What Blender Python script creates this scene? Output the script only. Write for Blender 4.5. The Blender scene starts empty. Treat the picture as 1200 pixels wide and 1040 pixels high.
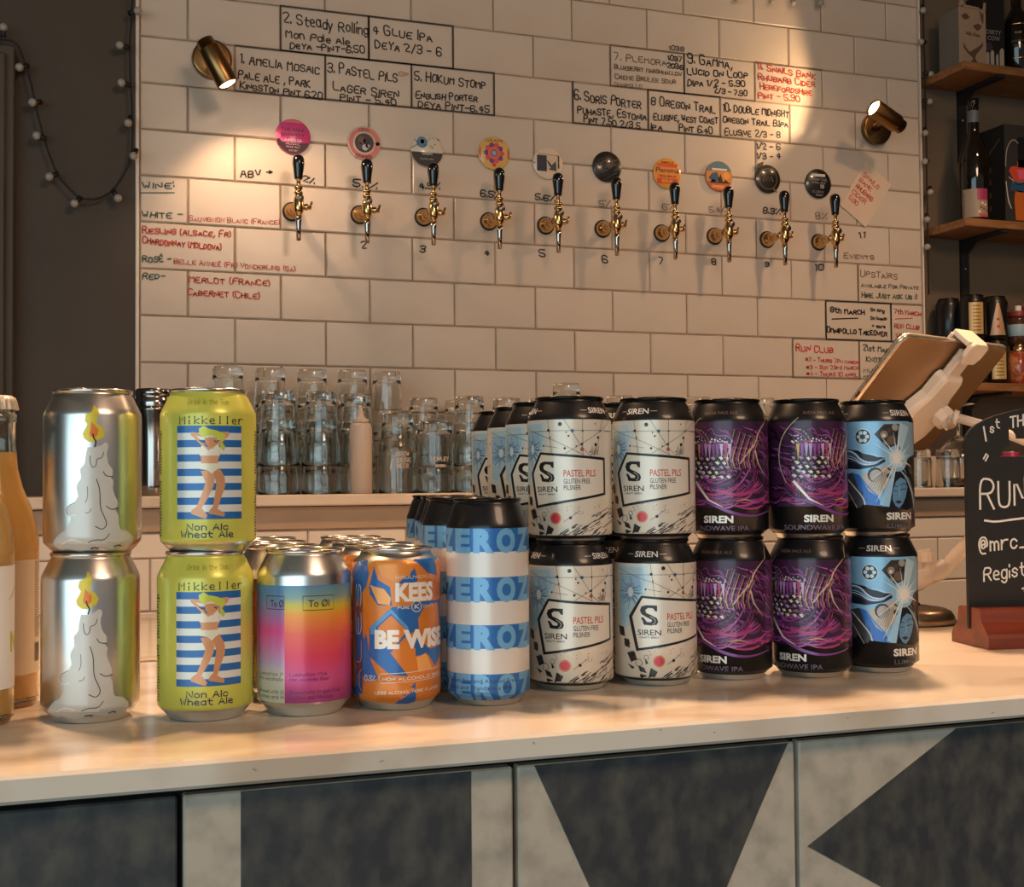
import bpy, math, random
from mathutils import Vector, Matrix
from mathutils.geometry import tessellate_polygon
random.seed(7)
sc = bpy.context.scene
C = sc.collection
PI = math.pi
def rad(a): return a * PI / 180

# ------------------------------------------------------------------ camera, world, lights, exposure
cam_d = bpy.data.cameras.new('camera'); cam = bpy.data.objects.new('camera', cam_d); C.objects.link(cam)
cr, cu, cf = (0.94040111, -0.33997409, -0.00796001), (-0.00274942, -0.0310074, 0.99951537), (0.34005615, 0.93992349, 0.03009412)
cam.matrix_world = Matrix(((cr[0], cu[0], -cf[0], -0.1813), (cr[1], cu[1], -cf[1], -2.81666), (cr[2], cu[2], -cf[2], 1.21125), (0, 0, 0, 1)))
cam_d.sensor_fit = 'HORIZONTAL'; cam_d.sensor_width = 36; cam_d.lens = 36 * 1502.3 / 1200
cam_d.clip_start = 0.02; cam_d.clip_end = 60
sc.camera = cam
sc.cycles.max_bounces = 26; sc.cycles.transmission_bounces = 26; sc.cycles.transparent_max_bounces = 12
w = bpy.data.worlds.new('world'); sc.world = w; w.use_nodes = True
w.node_tree.nodes['Background'].inputs[0].default_value = (0.80, 0.76, 0.72, 1)
w.node_tree.nodes['Background'].inputs[1].default_value = 0.22
vs = sc.view_settings
vs.view_transform = 'Standard'; vs.look = 'None'; vs.exposure = 0.0; vs.gamma = 1.0; vs.use_curve_mapping = False

def light(kind, name, loc, aim, power, color, **k):
    d = bpy.data.lights.new(name, kind); d.energy = power; d.color = color
    for a, v in k.items(): setattr(d, a, v)
    o = bpy.data.objects.new(name, d); C.objects.link(o); o.location = loc
    o.rotation_euler = (Vector(aim) - Vector(loc)).to_track_quat('-Z', 'Y').to_euler()
    return o
# daylight through the shop window behind the photographer
light('AREA', 'window_daylight', (-3.0, -4.9, 1.40), (-2.4, -2.0, 1.25), 92, (0.68, 0.92, 1.0), shape='RECTANGLE', size=4.8, size_y=2.3)
# ceiling lamps over the bar: warm, narrow downlights
light('AREA', 'bar_ceiling_lamp', (0.78, -1.35, 2.80), (0.66, -1.65, 1.0), 18, (1.0, 0.62, 0.36), shape='DISK', size=0.16, spread=rad(100))
light('AREA', 'bar_ceiling_lamp', (-0.45, -1.30, 2.80), (-0.25, -1.65, 1.0), 11, (1.0, 0.62, 0.36), shape='DISK', size=0.16, spread=rad(100))
light('AREA', 'bar_ceiling_lamp', (1.9, -1.25, 2.80), (1.7, -0.9, 1.0), 11, (1.0, 0.62, 0.36), shape='DISK', size=0.16, spread=rad(110))
light('AREA', 'room_ceiling_lamp', (0.9, -3.7, 2.8), (1.0, -1.2, 1.3), 40, (1.0, 0.66, 0.44), shape='DISK', size=0.9)
# the two wall lamps' own beams
light('SPOT', 'left_lamp_beam', (0.1665, -0.1405, 2.036), (0.215, -0.130, 1.90), 5.2, (1.0, 0.64, 0.38), spot_size=rad(132), spot_blend=0.5, shadow_soft_size=0.016)
light('SPOT', 'right_lamp_beam', (1.728, -0.140, 2.150), (1.38, -0.100, 2.25), 4.6, (1.0, 0.64, 0.34), spot_size=rad(116), spot_blend=0.3, shadow_soft_size=0.02)

# ------------------------------------------------------------------ materials
def lin(c):
    if isinstance(c, str): c = tuple(int(c[i:i+2], 16) / 255 for i in (0, 2, 4))
    return tuple(((x + 0.055) / 1.055) ** 2.4 if x > 0.04045 else x / 12.92 for x in c)
MATS = {}
def mat(name, col, rough=0.5, metal=0.0, noise=None, bump=None, trans=0.0, emit=None, attr=False, coat=0.0, ior=1.45, vary=0.0, alpha_noise=None, spec=None):
    if name in MATS: return MATS[name]
    m = bpy.data.materials.new(name); m.use_nodes = True; nt = m.node_tree; N = nt.nodes; L = nt.links
    b = N['Principled BSDF']; c = lin(col)
    b.inputs['Base Color'].default_value = (*c, 1); b.inputs['Roughness'].default_value = rough
    b.inputs['Metallic'].default_value = metal; b.inputs['IOR'].default_value = ior
    b.inputs['Transmission Weight'].default_value = trans; b.inputs['Coat Weight'].default_value = coat
    if spec is not None: b.inputs['Specular IOR Level'].default_value = spec
    out = None
    tc = N.new('ShaderNodeTexCoord')
    if attr:
        a = N.new('ShaderNodeAttribute'); a.attribute_name = 'Col'; out = a.outputs['Color']
    if noise:
        col2, scale, lo, hi = noise[:4]; det = noise[4] if len(noise) > 4 else 6; st = noise[5] if len(noise) > 5 else (1, 1, 1)
        mp = N.new('ShaderNodeMapping'); mp.inputs['Scale'].default_value = st; L.new(tc.outputs['Object'], mp.inputs[0])
        n = N.new('ShaderNodeTexNoise'); n.inputs['Scale'].default_value = scale; n.inputs['Detail'].default_value = det
        L.new(mp.outputs[0], n.inputs[0])
        r = N.new('ShaderNodeMapRange'); r.inputs[1].default_value = lo; r.inputs[2].default_value = hi; L.new(n.outputs[0], r.inputs[0])
        mx = N.new('ShaderNodeMix'); mx.data_type = 'RGBA'; L.new(r.outputs[0], mx.inputs[0])
        if out: L.new(out, mx.inputs[6])
        else: mx.inputs[6].default_value = (*c, 1)
        mx.inputs[7].default_value = (*lin(col2), 1); out = mx.outputs[2]
    if vary:
        oi = N.new('ShaderNodeObjectInfo'); r = N.new('ShaderNodeMapRange'); L.new(oi.outputs['Random'], r.inputs[0])
        r.inputs[3].default_value = 1 - vary; r.inputs[4].default_value = 1 + vary
        hs = N.new('ShaderNodeHueSaturation'); L.new(r.outputs[0], hs.inputs['Value'])
        if out: L.new(out, hs.inputs['Color'])
        else: hs.inputs['Color'].default_value = (*c, 1)
        out = hs.outputs[0]
    if out: L.new(out, b.inputs['Base Color'])
    if bump:
        n = N.new('ShaderNodeTexNoise'); n.inputs['Scale'].default_value = bump[0]; n.inputs['Detail'].default_value = 3
        L.new(tc.outputs['Object'], n.inputs[0])
        bp = N.new('ShaderNodeBump'); bp.inputs['Strength'].default_value = bump[1]; bp.inputs['Distance'].default_value = bump[2]
        L.new(n.outputs[0], bp.inputs['Height']); L.new(bp.outputs[0], b.inputs['Normal'])
    if emit:
        b.inputs['Emission Color'].default_value = (*lin(emit[0]), 1); b.inputs['Emission Strength'].default_value = emit[1]
    MATS[name] = m
    return m
M_tile = mat('tile_glaze', 'cfbfae', 0.22, vary=0.035, bump=(9, 0.25, 0.004), noise=('c4b29f', 5, 0.35, 0.75))
M_tile2 = mat('tile_glaze_low', 'd6c8b8', 0.3, vary=0.03, bump=(9, 0.25, 0.004))
M_grout = mat('grout', '8d7460', 0.9, noise=('a8937c', 14, 0.4, 0.7))
M_dark = mat('dark_painted_wall', '473b2f', 0.6, noise=('3d3328', 3, 0.35, 0.7), bump=(30, 0.2, 0.002))
M_darkr = mat('dark_wall_lightened', '6c5c4a', 0.6, noise=('5f5040', 3, 0.35, 0.7), bump=(30, 0.2, 0.002))  # dark wall colour lightened to stand in for weaker light on the right
M_dark2 = mat('dark_cabinet_paint', '4b3f34', 0.55, noise=('40362c', 4, 0.35, 0.7))
M_batten = mat('tan_batten', 'a58c74', 0.5, noise=('98806a', 8, 0.4, 0.7))
M_edge = mat('edge_trim', 'e2d2c0', 0.35)
M_plaster = mat('plaster', '8a7a6a', 0.9)
M_floor = mat('floor_boards', '4a3a2e', 0.5, noise=('382b22', 6, 0.3, 0.7))
M_stone = mat('pale_stone', 'd8cdbd', 0.16, noise=('c3b09a', 7, 0.48, 0.62, 10, (1, 2.2, 1)), coat=0.15)
M_speck = mat('stone_vein', '6b5a48', 0.3)
M_ledge = mat('ledge_stone', 'd2c0ac', 0.3, noise=('c0ab94', 10, 0.4, 0.7))
M_cement_l = mat('cement_pale', 'bcb09e', 0.55, noise=('9a9082', 48, 0.42, 0.76, 12), bump=(60, 0.2, 0.001))
M_cement_d = mat('cement_dark', '36373a', 0.55, noise=('5a584f', 62, 0.40, 0.80, 14, (1, 1, .7)), bump=(60, 0.2, 0.001))
M_black = mat('black_joint', '141312', 0.7)
M_alu = mat('bare_aluminium', 'd6d5d2', 0.29, 1.0, bump=(8, 0.06, 0.002))
M_lid = mat('lid_aluminium', 'd2ccc4', 0.22, 1.0)
M_lidb = mat('lid_black', '1c1b1b', 0.2, 0.7)
M_paint = mat('can_ink', 'ffffff', 0.34, 0.22, attr=True, coat=0.2)
M_inkm = mat('print_ink', 'ffffff', 0.42, 0.0, attr=True)
M_glass = mat('clear_glass', 'f4f6f4', 0.015, trans=1.0, ior=1.45)
M_glasst = mat('bottle_glass', 'f2f4ee', 0.02, trans=1.0, ior=1.45)
M_juice = mat('amber_drink', 'f6c878', 0.5, noise=('eeb864', 10, 0.4, 0.7))
M_paper = mat('paper_label', 'e4ddd2', 0.6)
M_gold = mat('polished_brass', 'd6b07a', 0.16, 1.0)
M_brass = mat('brushed_brass', '9a7448', 0.30, 1.0, bump=(90, 0.05, 0.0006))
M_chrome = mat('chrome', 'b8b2aa', 0.12, 1.0)
M_steel = mat('steel', 'a8a4a0', 0.16, 1.0)
M_handle = mat('black_handle', '121214', 0.14, coat=0.5)
M_rubber = mat('black_rubber', '1a1918', 0.6)
M_wood = mat('shelf_wood', '98693f', 0.5, noise=('754c2a', 12, 0.35, 0.7, 8, (1, 6, 6)))
M_woodd = mat('shelf_wood_under', '6a5440', 0.6, noise=('584534', 12, 0.35, 0.7, 8, (1, 6, 6)))
M_mahog = mat('mahogany', '7c3420', 0.35, noise=('5e2516', 9, 0.35, 0.7, 8, (1, 8, 8)), coat=0.25)
M_board = mat('chalkboard', '1b1a1a', 0.5)
M_chalk = mat('chalk_marker', 'd8d2c8', 0.7)
M_tabback = mat('tablet_gold_back', 'a8845e', 0.38, 0.75)
M_tabedge = mat('tablet_edge', 'e0cdb4', 0.25, 0.8)
M_screen = mat('tablet_screen', '0c0c0e', 0.1)
M_white = mat('white_plastic', 'dccbb8', 0.4)
M_bulb = mat('frosted_bulb', '9d9488', 0.3)
M_wire = mat('black_wire', '15130f', 0.6)
M_squeeze = mat('soft_plastic', 'd8c4b2', 0.45, trans=0.35)
M_carton = mat('beige_carton', '9a8068', 0.7)
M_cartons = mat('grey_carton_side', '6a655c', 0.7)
M_dk = mat('near_black_card', '1a1817', 0.5)
M_dkglass = mat('dark_bottle_glass', '14100d', 0.08, coat=0.5)
M_lamp = mat('lit_lamp', 'fff0d8', 0.5, emit=('ffdcae', 14.0))

# ------------------------------------------------------------------ mesh helpers
def smoothpath(pts, n=1):
    for _ in range(n):
        q = [pts[0]]
        for a, b in zip(pts[:-1], pts[1:]):
            q.append(tuple(a[i] * .75 + b[i] * .25 for i in range(len(a)))); q.append(tuple(a[i] * .25 + b[i] * .75 for i in range(len(a))))
        q.append(pts[-1]); pts = q
    return pts
class G:
    def __init__(s): s.v = []; s.f = []; s.m = []; s.s = []; s.c = []
    def add(s, vs, fs, mi=0, sm=False, col=None):
        o = len(s.v); s.v += [tuple(x) for x in vs]
        for f in fs: s.f.append([i + o for i in f]); s.m.append(mi); s.s.append(sm); s.c.append(col)
        return s
    def box(s, x0, x1, y0, y1, z0, z1, mi=0, bev=0.0, M=None):
        if bev <= 0:
            vs = [(x, y, z) for z in (z0, z1) for y in (y0, y1) for x in (x0, x1)]
            fs = [(0, 2, 3, 1), (4, 5, 7, 6), (0, 1, 5, 4), (2, 6, 7, 3), (0, 4, 6, 2), (1, 3, 7, 5)]
        else:
            b = min(bev, (x1-x0)*.45, (y1-y0)*.45, (z1-z0)*.45)
            vs = []; idx = {}
            for i, (xa, xi) in enumerate(((x0, x0+b), (x1, x1-b))):
                for j, (ya, yi) in enumerate(((y0, y0+b), (y1, y1-b))):
                    for k, (za, zi) in enumerate(((z0, z0+b), (z1, z1-b))):
                        for ax, p in (('x', (xa, yi, zi)), ('y', (xi, ya, zi)), ('z', (xi, yi, za))):
                            idx[(i, j, k, ax)] = len(vs); vs.append(p)
            fs = []
            for i in (0, 1):
                q = [idx[(i, j, k, 'x')] for j, k in ((0, 0), (1, 0), (1, 1), (0, 1))]; fs.append(q if i else q[::-1])
            for j in (0, 1):
                q = [idx[(i, j, k, 'y')] for i, k in ((0, 0), (1, 0), (1, 1), (0, 1))]; fs.append(q[::-1] if j else q)
            for k in (0, 1):
                q = [idx[(i, j, k, 'z')] for i, j in ((0, 0), (1, 0), (1, 1), (0, 1))]; fs.append(q if k else q[::-1])
            for i in (0, 1):
                for j in (0, 1):
                    q = [idx[(i, j, 0, 'x')], idx[(i, j, 0, 'y')], idx[(i, j, 1, 'y')], idx[(i, j, 1, 'x')]]
                    fs.append(q[::-1] if (i ^ j) else q)
                for k in (0, 1):
                    q = [idx[(i, 0, k, 'x')], idx[(i, 1, k, 'x')], idx[(i, 1, k, 'z')], idx[(i, 0, k, 'z')]]
                    fs.append(q[::-1] if not (i ^ k) else q)
            for j in (0, 1):
                for k in (0, 1):
                    q = [idx[(0, j, k, 'y')], idx[(0, j, k, 'z')], idx[(1, j, k, 'z')], idx[(1, j, k, 'y')]]
                    fs.append(q[::-1] if (j ^ k) else q)
            for i in (0, 1):
                for j in (0, 1):
                    for k in (0, 1): fs.append([idx[(i, j, k, a)] for a in 'xyz'])
        if M is not None: vs = [M @ Vector(v) for v in vs]
        return s.add(vs, fs, mi)
    def lathe(s, prof, n=32, mi=0, M=None, sm=True, cols=None, cap0=False, cap1=False):
        # prof: [(r, z)] or [(r, z, mat)]; the third value paints the band that starts there
        vs = []
        for p in prof:
            for k in range(n):
                a = 2 * PI * k / n; vs.append((p[0] * math.cos(a), p[0] * math.sin(a), p[1]))
        if M is not None: vs = [M @ Vector(v) for v in vs]
        o = len(s.v); s.v += [tuple(v) for v in vs]
        for i in range(len(prof) - 1):
            mm = prof[i][2] if len(prof[i]) > 2 else mi
            for k in range(n):
                k2 = (k + 1) % n
                s.f.append([o+i*n+k, o+i*n+k2, o+(i+1)*n+k2, o+(i+1)*n+k]); s.m.append(mm); s.s.append(sm)
                s.c.append((cols[i], cols[i+1]) if cols and isinstance(cols[i], tuple) and len(cols) == len(prof) else (cols[i] if cols else None))
        if cap0: s.f.append([o + k for k in range(n)][::-1]); s.m.append(mi); s.s.append(False); s.c.append(None)
        if cap1: s.f.append([o + (len(prof)-1)*n + k for k in range(n)]); s.m.append(mi); s.s.append(False); s.c.append(None)
        return s
    def tube(s, pts, r, n=8, mi=0, caps=True, M=None):
        P = [Vector(p) for p in pts]; R = r if isinstance(r, (list, tuple)) else [r] * len(P)
        up = None; rings = []
        for i, p in enumerate(P):
            t = (P[min(i+1, len(P)-1)] - P[max(i-1, 0)]).normalized()
            if up is None: up = Vector((0, 0, 1)) if abs(t.z) < .9 else Vector((1, 0, 0))
            a = t.cross(up)
            if a.length < 1e-6: a = t.cross(Vector((0, 1, 0)))
            a.normalize(); b = a.cross(t).normalized(); up = b
            rings.append([p + R[i] * (math.cos(2*PI*k/n) * a + math.sin(2*PI*k/n) * b) for k in range(n)])
        vs = [v for g in rings for v in g]
        if M is not None: vs = [M @ v for v in vs]
        fs = [(i*n+(k+1) % n, i*n+k, (i+1)*n+k, (i+1)*n+(k+1) % n) for i in range(len(P)-1) for k in range(n)]
        s.add(vs, fs, mi, True)
        if caps:
            o = len(s.v) - len(vs)
            s.f.append([o+k for k in range(n)]); s.m.append(mi); s.s.append(False); s.c.append(None)
            s.f.append([o+(len(P)-1)*n+k for k in range(n)][::-1]); s.m.append(mi); s.s.append(False); s.c.append(None)
        return s
    def ball(s, c, r, n=10, mi=0, sc_=(1, 1, 1)):
        pr = [(max(r * math.sin(PI*i/(n-1)), 1e-5), -r * math.cos(PI*i/(n-1))) for i in range(n)]
        return s.lathe(pr, n + 4, mi, Matrix.Translation(c) @ Matrix.Diagonal((*sc_, 1)))
    def prism(s, poly, M, d, mi=0, mside=None):
        # poly in the local xy plane, extruded along local +z by d
        n = len(poly); vs = [M @ Vector((x, y, 0)) for x, y in poly] + [M @ Vector((x, y, d)) for x, y in poly]
        o = len(s.v); s.v += [tuple(v) for v in vs]
        for t in tessellate_polygon([[Vector((x, y, 0)) for x, y in poly]]):
            a, b, c = [Vector((*poly[i], 0)) for i in t]
            t = list(t)
            if (b-a).cross(c-a).z < 0: t = t[::-1]
            s.f.append([o+n+i for i in t]); s.m.append(mi); s.s.append(False); s.c.append(None)
            s.f.append([o+i for i in t[::-1]]); s.m.append(mi); s.s.append(False); s.c.append(None)
        area = sum(poly[i][0]*poly[(i+1) % n][1]-poly[(i+1) % n][0]*poly[i][1] for i in range(n))
        for i in range(n):
            j = (i+1) % n; q = [o+i, o+j, o+n+j, o+n+i]
            s.f.append(q if area > 0 else q[::-1]); s.m.append(mi if mside is None else mside); s.s.append(False); s.c.append(None)
        return s
    def mesh(s, name, mats):
        me = bpy.data.meshes.new(name); me.from_pydata(s.v, [], s.f)
        for m in (mats if isinstance(mats, (list, tuple)) else [mats]): me.materials.append(m)
        me.polygons.foreach_set('material_index', s.m); me.polygons.foreach_set('use_smooth', s.s)
        if any(c is not None for c in s.c):
            ca = me.color_attributes.new('Col', 'FLOAT_COLOR', 'CORNER'); buf = []
            for f, c in zip(s.f, s.c):
                if c is None: buf += [1, 1, 1, 1] * len(f)
                elif isinstance(c[0], tuple): buf += [*c[0], 1, *c[0], 1, *c[1], 1, *c[1], 1]
                else: buf += [*c, 1] * len(f)
            ca.data.foreach_set('color', buf)
        me.update(); return me
def link(name, data, parent=None):
    o = bpy.data.objects.new(name, data); C.objects.link(o)
    if parent is not None: o.parent = parent
    return o
def part(name, g, mats, parent, label=None, kind=None):
    o = link(name, g.mesh(name, mats) if isinstance(g, G) else g, parent)
    if label: o['label'] = label
    if kind: o['kind'] = kind
    return o
def tag(o, label, cat, group=None):
    o['label'] = label; o['category'] = cat
    if group: o['group'] = group
    return o
def thing(name, label, cat, loc=(0, 0, 0), rz=0.0, group=None):
    o = link(name, None); o.location = loc; o.rotation_euler = (0, 0, rz); o.empty_display_size = 0.05
    return tag(o, label, cat, group)
def struct(name, g, mats, parent=None):
    o = link(name, g.mesh(name, mats), parent); o['kind'] = 'structure'; return o
def dup(root, loc, rz=0.0, label=None, group=None):
    r = root.copy(); C.objects.link(r); r.location = loc; r.rotation_euler = (0, 0, rz)
    if label: r['label'] = label
    if group: r['group'] = group
    for ch in list(root.children):
        c = ch.copy(); C.objects.link(c); c.parent = r
        for g in ch.children:
            d = g.copy(); C.objects.link(d); d.parent = c
    return r

# ------------------------------------------------------------------ flat print: polygons and lettering laid on flat or turned surfaces
STROKE = {
'A': '00 26 40|12 32', 'B': '00 06 36 45 44 33 03|33 42 41 30 00', 'C': '45 36 16 05 01 10 30 41', 'D': '00 06 26 44 42 20 00',
'E': '46 06 00 40|03 33', 'F': '46 06 00|03 33', 'G': '45 36 16 05 01 10 30 41 43 23', 'H': '00 06|40 46|03 43', 'I': '00 06',
'J': '46 41 30 10 01', 'K': '00 06|46 03 40', 'L': '06 00 40', 'M': '00 06 23 46 40', 'N': '00 06 40 46', 'O': '16 05 01 10 30 41 45 36 16',
'P': '00 06 36 45 44 33 03', 'Q': '16 05 01 10 30 41 45 36 16|22 40', 'R': '00 06 36 45 44 33 03|23 40', 'S': '45 36 16 05 04 13 33 42 41 30 10 01',
'T': '06 46|26 20', 'U': '06 01 10 30 41 46', 'V': '06 20 46', 'W': '06 10 24 30 46', 'X': '00 46|06 40', 'Y': '06 23 46|23 20', 'Z': '06 46 00 40',
'Ø': '16 05 01 10 30 41 45 36 16|00 46', 'É': '46 06 00 40|03 33|27 38', '0': '16 05 01 10 30 41 45 36 16', '1': '05 16 10', '2': '05 16 36 45 44 00 40',
'3': '05 16 36 45 44 33 13|33 42 41 30 10 01', '4': '30 36 02 42', '5': '46 06 03 33 42 41 30 10 01', '6': '45 36 16 05 01 10 30 41 42 33 13 02',
'7': '06 46 10', '8': '13 04 05 16 36 45 44 33 13 02 01 10 30 41 42 33', '9': '01 10 30 41 45 36 16 05 04 13 33 44',
'.': '00 01', ',': '11 0a', ':': '01 02|04 05', '-': '03 33', '/': '00 36', '(': '16 05 01 10', ')': '06 15 11 00', '%': '00 46|06 05|41 40',
'>': '03 43|24 43 22', '+': '03 43|21 25', '_': '00 40', '#': '11 15|31 35|02 42|04 44', '@': '33 23 12 21 32 34 25 14 12|32 42 44 36 16 04 02 1a 3a', '°': '15 26 35 24 15',
'a': '34 30|33 24 14 03 01 10 20 31', 'b': '06 00|01 10 20 31 33 24 14 03', 'c': '33 24 14 03 01 10 20 31', 'd': '36 30|33 24 14 03 01 10 20 31',
'e': '02 32 33 24 14 03 01 10 30', 'f': '36 26 15 10|04 34', 'g': '34 3a 2b 1b 0a|33 24 14 03 01 10 20 31', 'h': '06 00|03 14 24 33 30', 'i': '00 03|05 06',
'j': '14 1a 0b|15 16', 'k': '06 00|34 02 30', 'l': '06 00', 'm': '00 04|03 14 23 20|23 34 43 40', 'n': '00 04|03 14 24 33 30', 'o': '14 03 01 10 20 31 33 24 14',
'p': '04 0b|03 14 24 33 31 20 10 01', 'q': '34 3b|33 24 14 03 01 10 20 31', 'r': '00 04|02 14 34', 's': '33 24 14 03 12 22 31 20 10 01', 't': '16 11 20 30|04 34', 'u': '04 01 10 20 31|34 30',
'v': '04 20 44', 'w': '04 10 23 30 44', 'x': '00 34|04 30', 'y': '04 10|34 0b', 'z': '04 34 00 30'}
def strokes(txt, h, fit=None, space=1.5, jit=0.0, sm=1, mono=None, small=1.0):
    """single-line lettering: polylines in 2D, baseline at y = 0, cap height h"""
    out = []; x = 0; k = h / 6; xe = 0; pc = ' '
    for ch in txt:
        sc_ = small if (ch.isalpha() and ch.isupper() and pc.isalpha()) else 1.0; pc = ch
        if ch == ' ': x += (mono or 3.0); continue
        g = STROKE.get(ch)
        if g is None: x += 3; continue
        ls = [[(int(p[0]), -'ab'.index(p[1]) - 1 if p[1] in 'ab' else int(p[1])) for p in seg.split()] for seg in g.split('|')]
        wd = max(p[0] for l in ls for p in l); a = random.uniform(-jit, jit) * .12; sy = 1 + random.uniform(-jit, jit) * .12; dy = random.uniform(-jit, jit) * .5
        off = (mono - wd) / 2 - .0 if mono else 0
        for l in ls:
            l = [(x + off + (p[0] + p[1] * a) * (.5 + sc_ / 2), p[1] * sy * sc_ + dy) for p in l]
            if sm and len(l) > 2: l = smoothpath(l, sm)
            out.append(l)
        wd *= (.5 + sc_ / 2); xe = x + wd; x += (mono or wd + space)
    kx = (fit / xe) if fit and xe else k
    return [[(p[0] * kx, p[1] * k) for p in l] for l in out]
def ribbon(l, wd):
    """quads along a polyline"""
    n = len(l); L_ = []; R_ = []
    for i in range(n):
        a = l[max(i-1, 0)]; b = l[min(i+1, n-1)]
        dx, dy = b[0]-a[0], b[1]-a[1]; d = math.hypot(dx, dy) or 1e-9; dx /= d; dy /= d
        ww = wd[i] if isinstance(wd, list) else wd
        e = 0
        px, py = l[i]
        if i == 0: px -= dx * ww * .4; py -= dy * ww * .4
        if i == n-1: px += dx * ww * .4; py += dy * ww * .4
        L_.append((px - dy*ww/2, py + dx*ww/2)); R_.append((px + dy*ww/2, py - dx*ww/2))
    return [[R_[i], R_[i+1], L_[i+1], L_[i]] for i in range(n-1)]
FONT = {}
def font_tris(txt, bold=0.0):
    """glyph outlines of the built-in typeface as triangles, cap height 1"""
    k = (txt, bold)
    if k not in FONT:
        cu_ = bpy.data.curves.new('lettering', 'FONT'); cu_.body = txt; cu_.size = 1.0; cu_.resolution_u = 3; cu_.offset = bold
        o = bpy.data.objects.new('lettering', cu_); me = bpy.data.meshes.new_from_object(o)
        vs = [(v.co.x, v.co.y) for v in me.vertices]; me.calc_loop_triangles()
        fs = [tuple(t.vertices) for t in me.loop_triangles]
        bpy.data.objects.remove(o); bpy.data.curves.remove(cu_); bpy.data.meshes.remove(me)
        xs = [v[0] for v in vs]; x0 = min(xs); x1 = max(xs)
        FONT[k] = ([(x - x0, y) for x, y in vs], fs, x1 - x0)
    return FONT[k]
class Art:
    """collects flat coloured polygons in layers, then lays them on a surface"""
    def __init__(s): s.p = []; s.n = 0
    def layer(s): s.n += 1; return s
    def poly(s, pts, col):
        c = lin(col)
        for t in tessellate_polygon([[Vector((x, y, 0)) for x, y in pts]]): s.p.append(([pts[i] for i in t], c, s.n))
        return s
    def quad(s, pts, c0, c1=None):
        s.p.append((pts, (lin(c0), lin(c1)) if c1 else lin(c0), s.n)); return s
    def line(s, pts, wd, col, sm=0):
        if sm: pts = smoothpath(pts, sm)
        if isinstance(wd, list) and len(wd) != len(pts):
            m = len(pts); wd = [wd[0] + (wd[-1]-wd[0]) * i/(m-1) if len(wd) == 2 else wd[0] + (wd[1]-wd[0])*min(i/(m/2), 1) if i < m/2 else wd[1] + (wd[2]-wd[1])*((i-m/2)/(m/2)) for i in range(m)]
        c = lin(col)
        for q in ribbon(pts, wd): s.p.append((q, c, s.n))
        return s
    def disc(s, x, y, rx, col, ry=None, n=18):
        return s.poly([(x + rx*math.cos(2*PI*i/n), y + (ry or rx)*math.sin(2*PI*i/n)) for i in range(n)], col)
    def ring(s, x, y, r, wd, col, n=20):
        return s.line([(x + r*math.cos(2*PI*i/n), y + r*math.sin(2*PI*i/n)) for i in range(n+1)], wd, col)
    def rect(s, x0, y0, x1, y1, col): return s.poly([(x0, y0), (x1, y0), (x1, y1), (x0, y1)], col)
    def text(s, t, x0, y0, x1, y1, col, bold=0.0, f=None):
        vs, fs, wd = font_tris(t, bold); H = .73; c = lin(col)
        P = [(x0 + v[0]/wd*(x1-x0), y0 + v[1]/H*(y1-y0)) for v in vs]
        if f: P = [f(p) for p in P]
        for t_ in fs: s.p.append(([P[i] for i in t_], c, s.n))
        return s
    def hand(s, t, x0, y0, x1, h, wd, col, jit=0.0, sm=1, y1=None, mono=None, serif=0.0, small=1.0):
        c = lin(col); sl = ((y1 or y0) - y0) / (x1 - x0)
        for l in strokes(t, h, x1 - x0, jit=jit, sm=sm, mono=mono, small=small):
            l = [(x0 + p[0], y0 + p[1] + p[0]*sl) for p in l]
            for q in ribbon(l, wd): s.p.append((q, c, s.n))
            if serif:
                for e in (l[0], l[-1]): s.p.append(([(e[0]-serif, e[1]-wd*.35), (e[0]+serif, e[1]-wd*.35), (e[0]+serif, e[1]+wd*.35), (e[0]-serif, e[1]+wd*.35)], c, s.n))
        return s
def clip(poly, ax, val, keep_gt):
    out = []; n = len(poly)
    for i in range(n):
        a, b = poly[i], poly[(i+1) % n]; da = a[ax]-val; db = b[ax]-val
        if not keep_gt: da = -da; db = -db
        if da >= 0: out.append(a)
        if (da > 0 and db < 0) or (da < 0 and db > 0):
            t = da/(da-db); out.append(tuple(a[k]+(b[k]-a[k])*t for k in range(len(a))))
    return out
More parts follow.
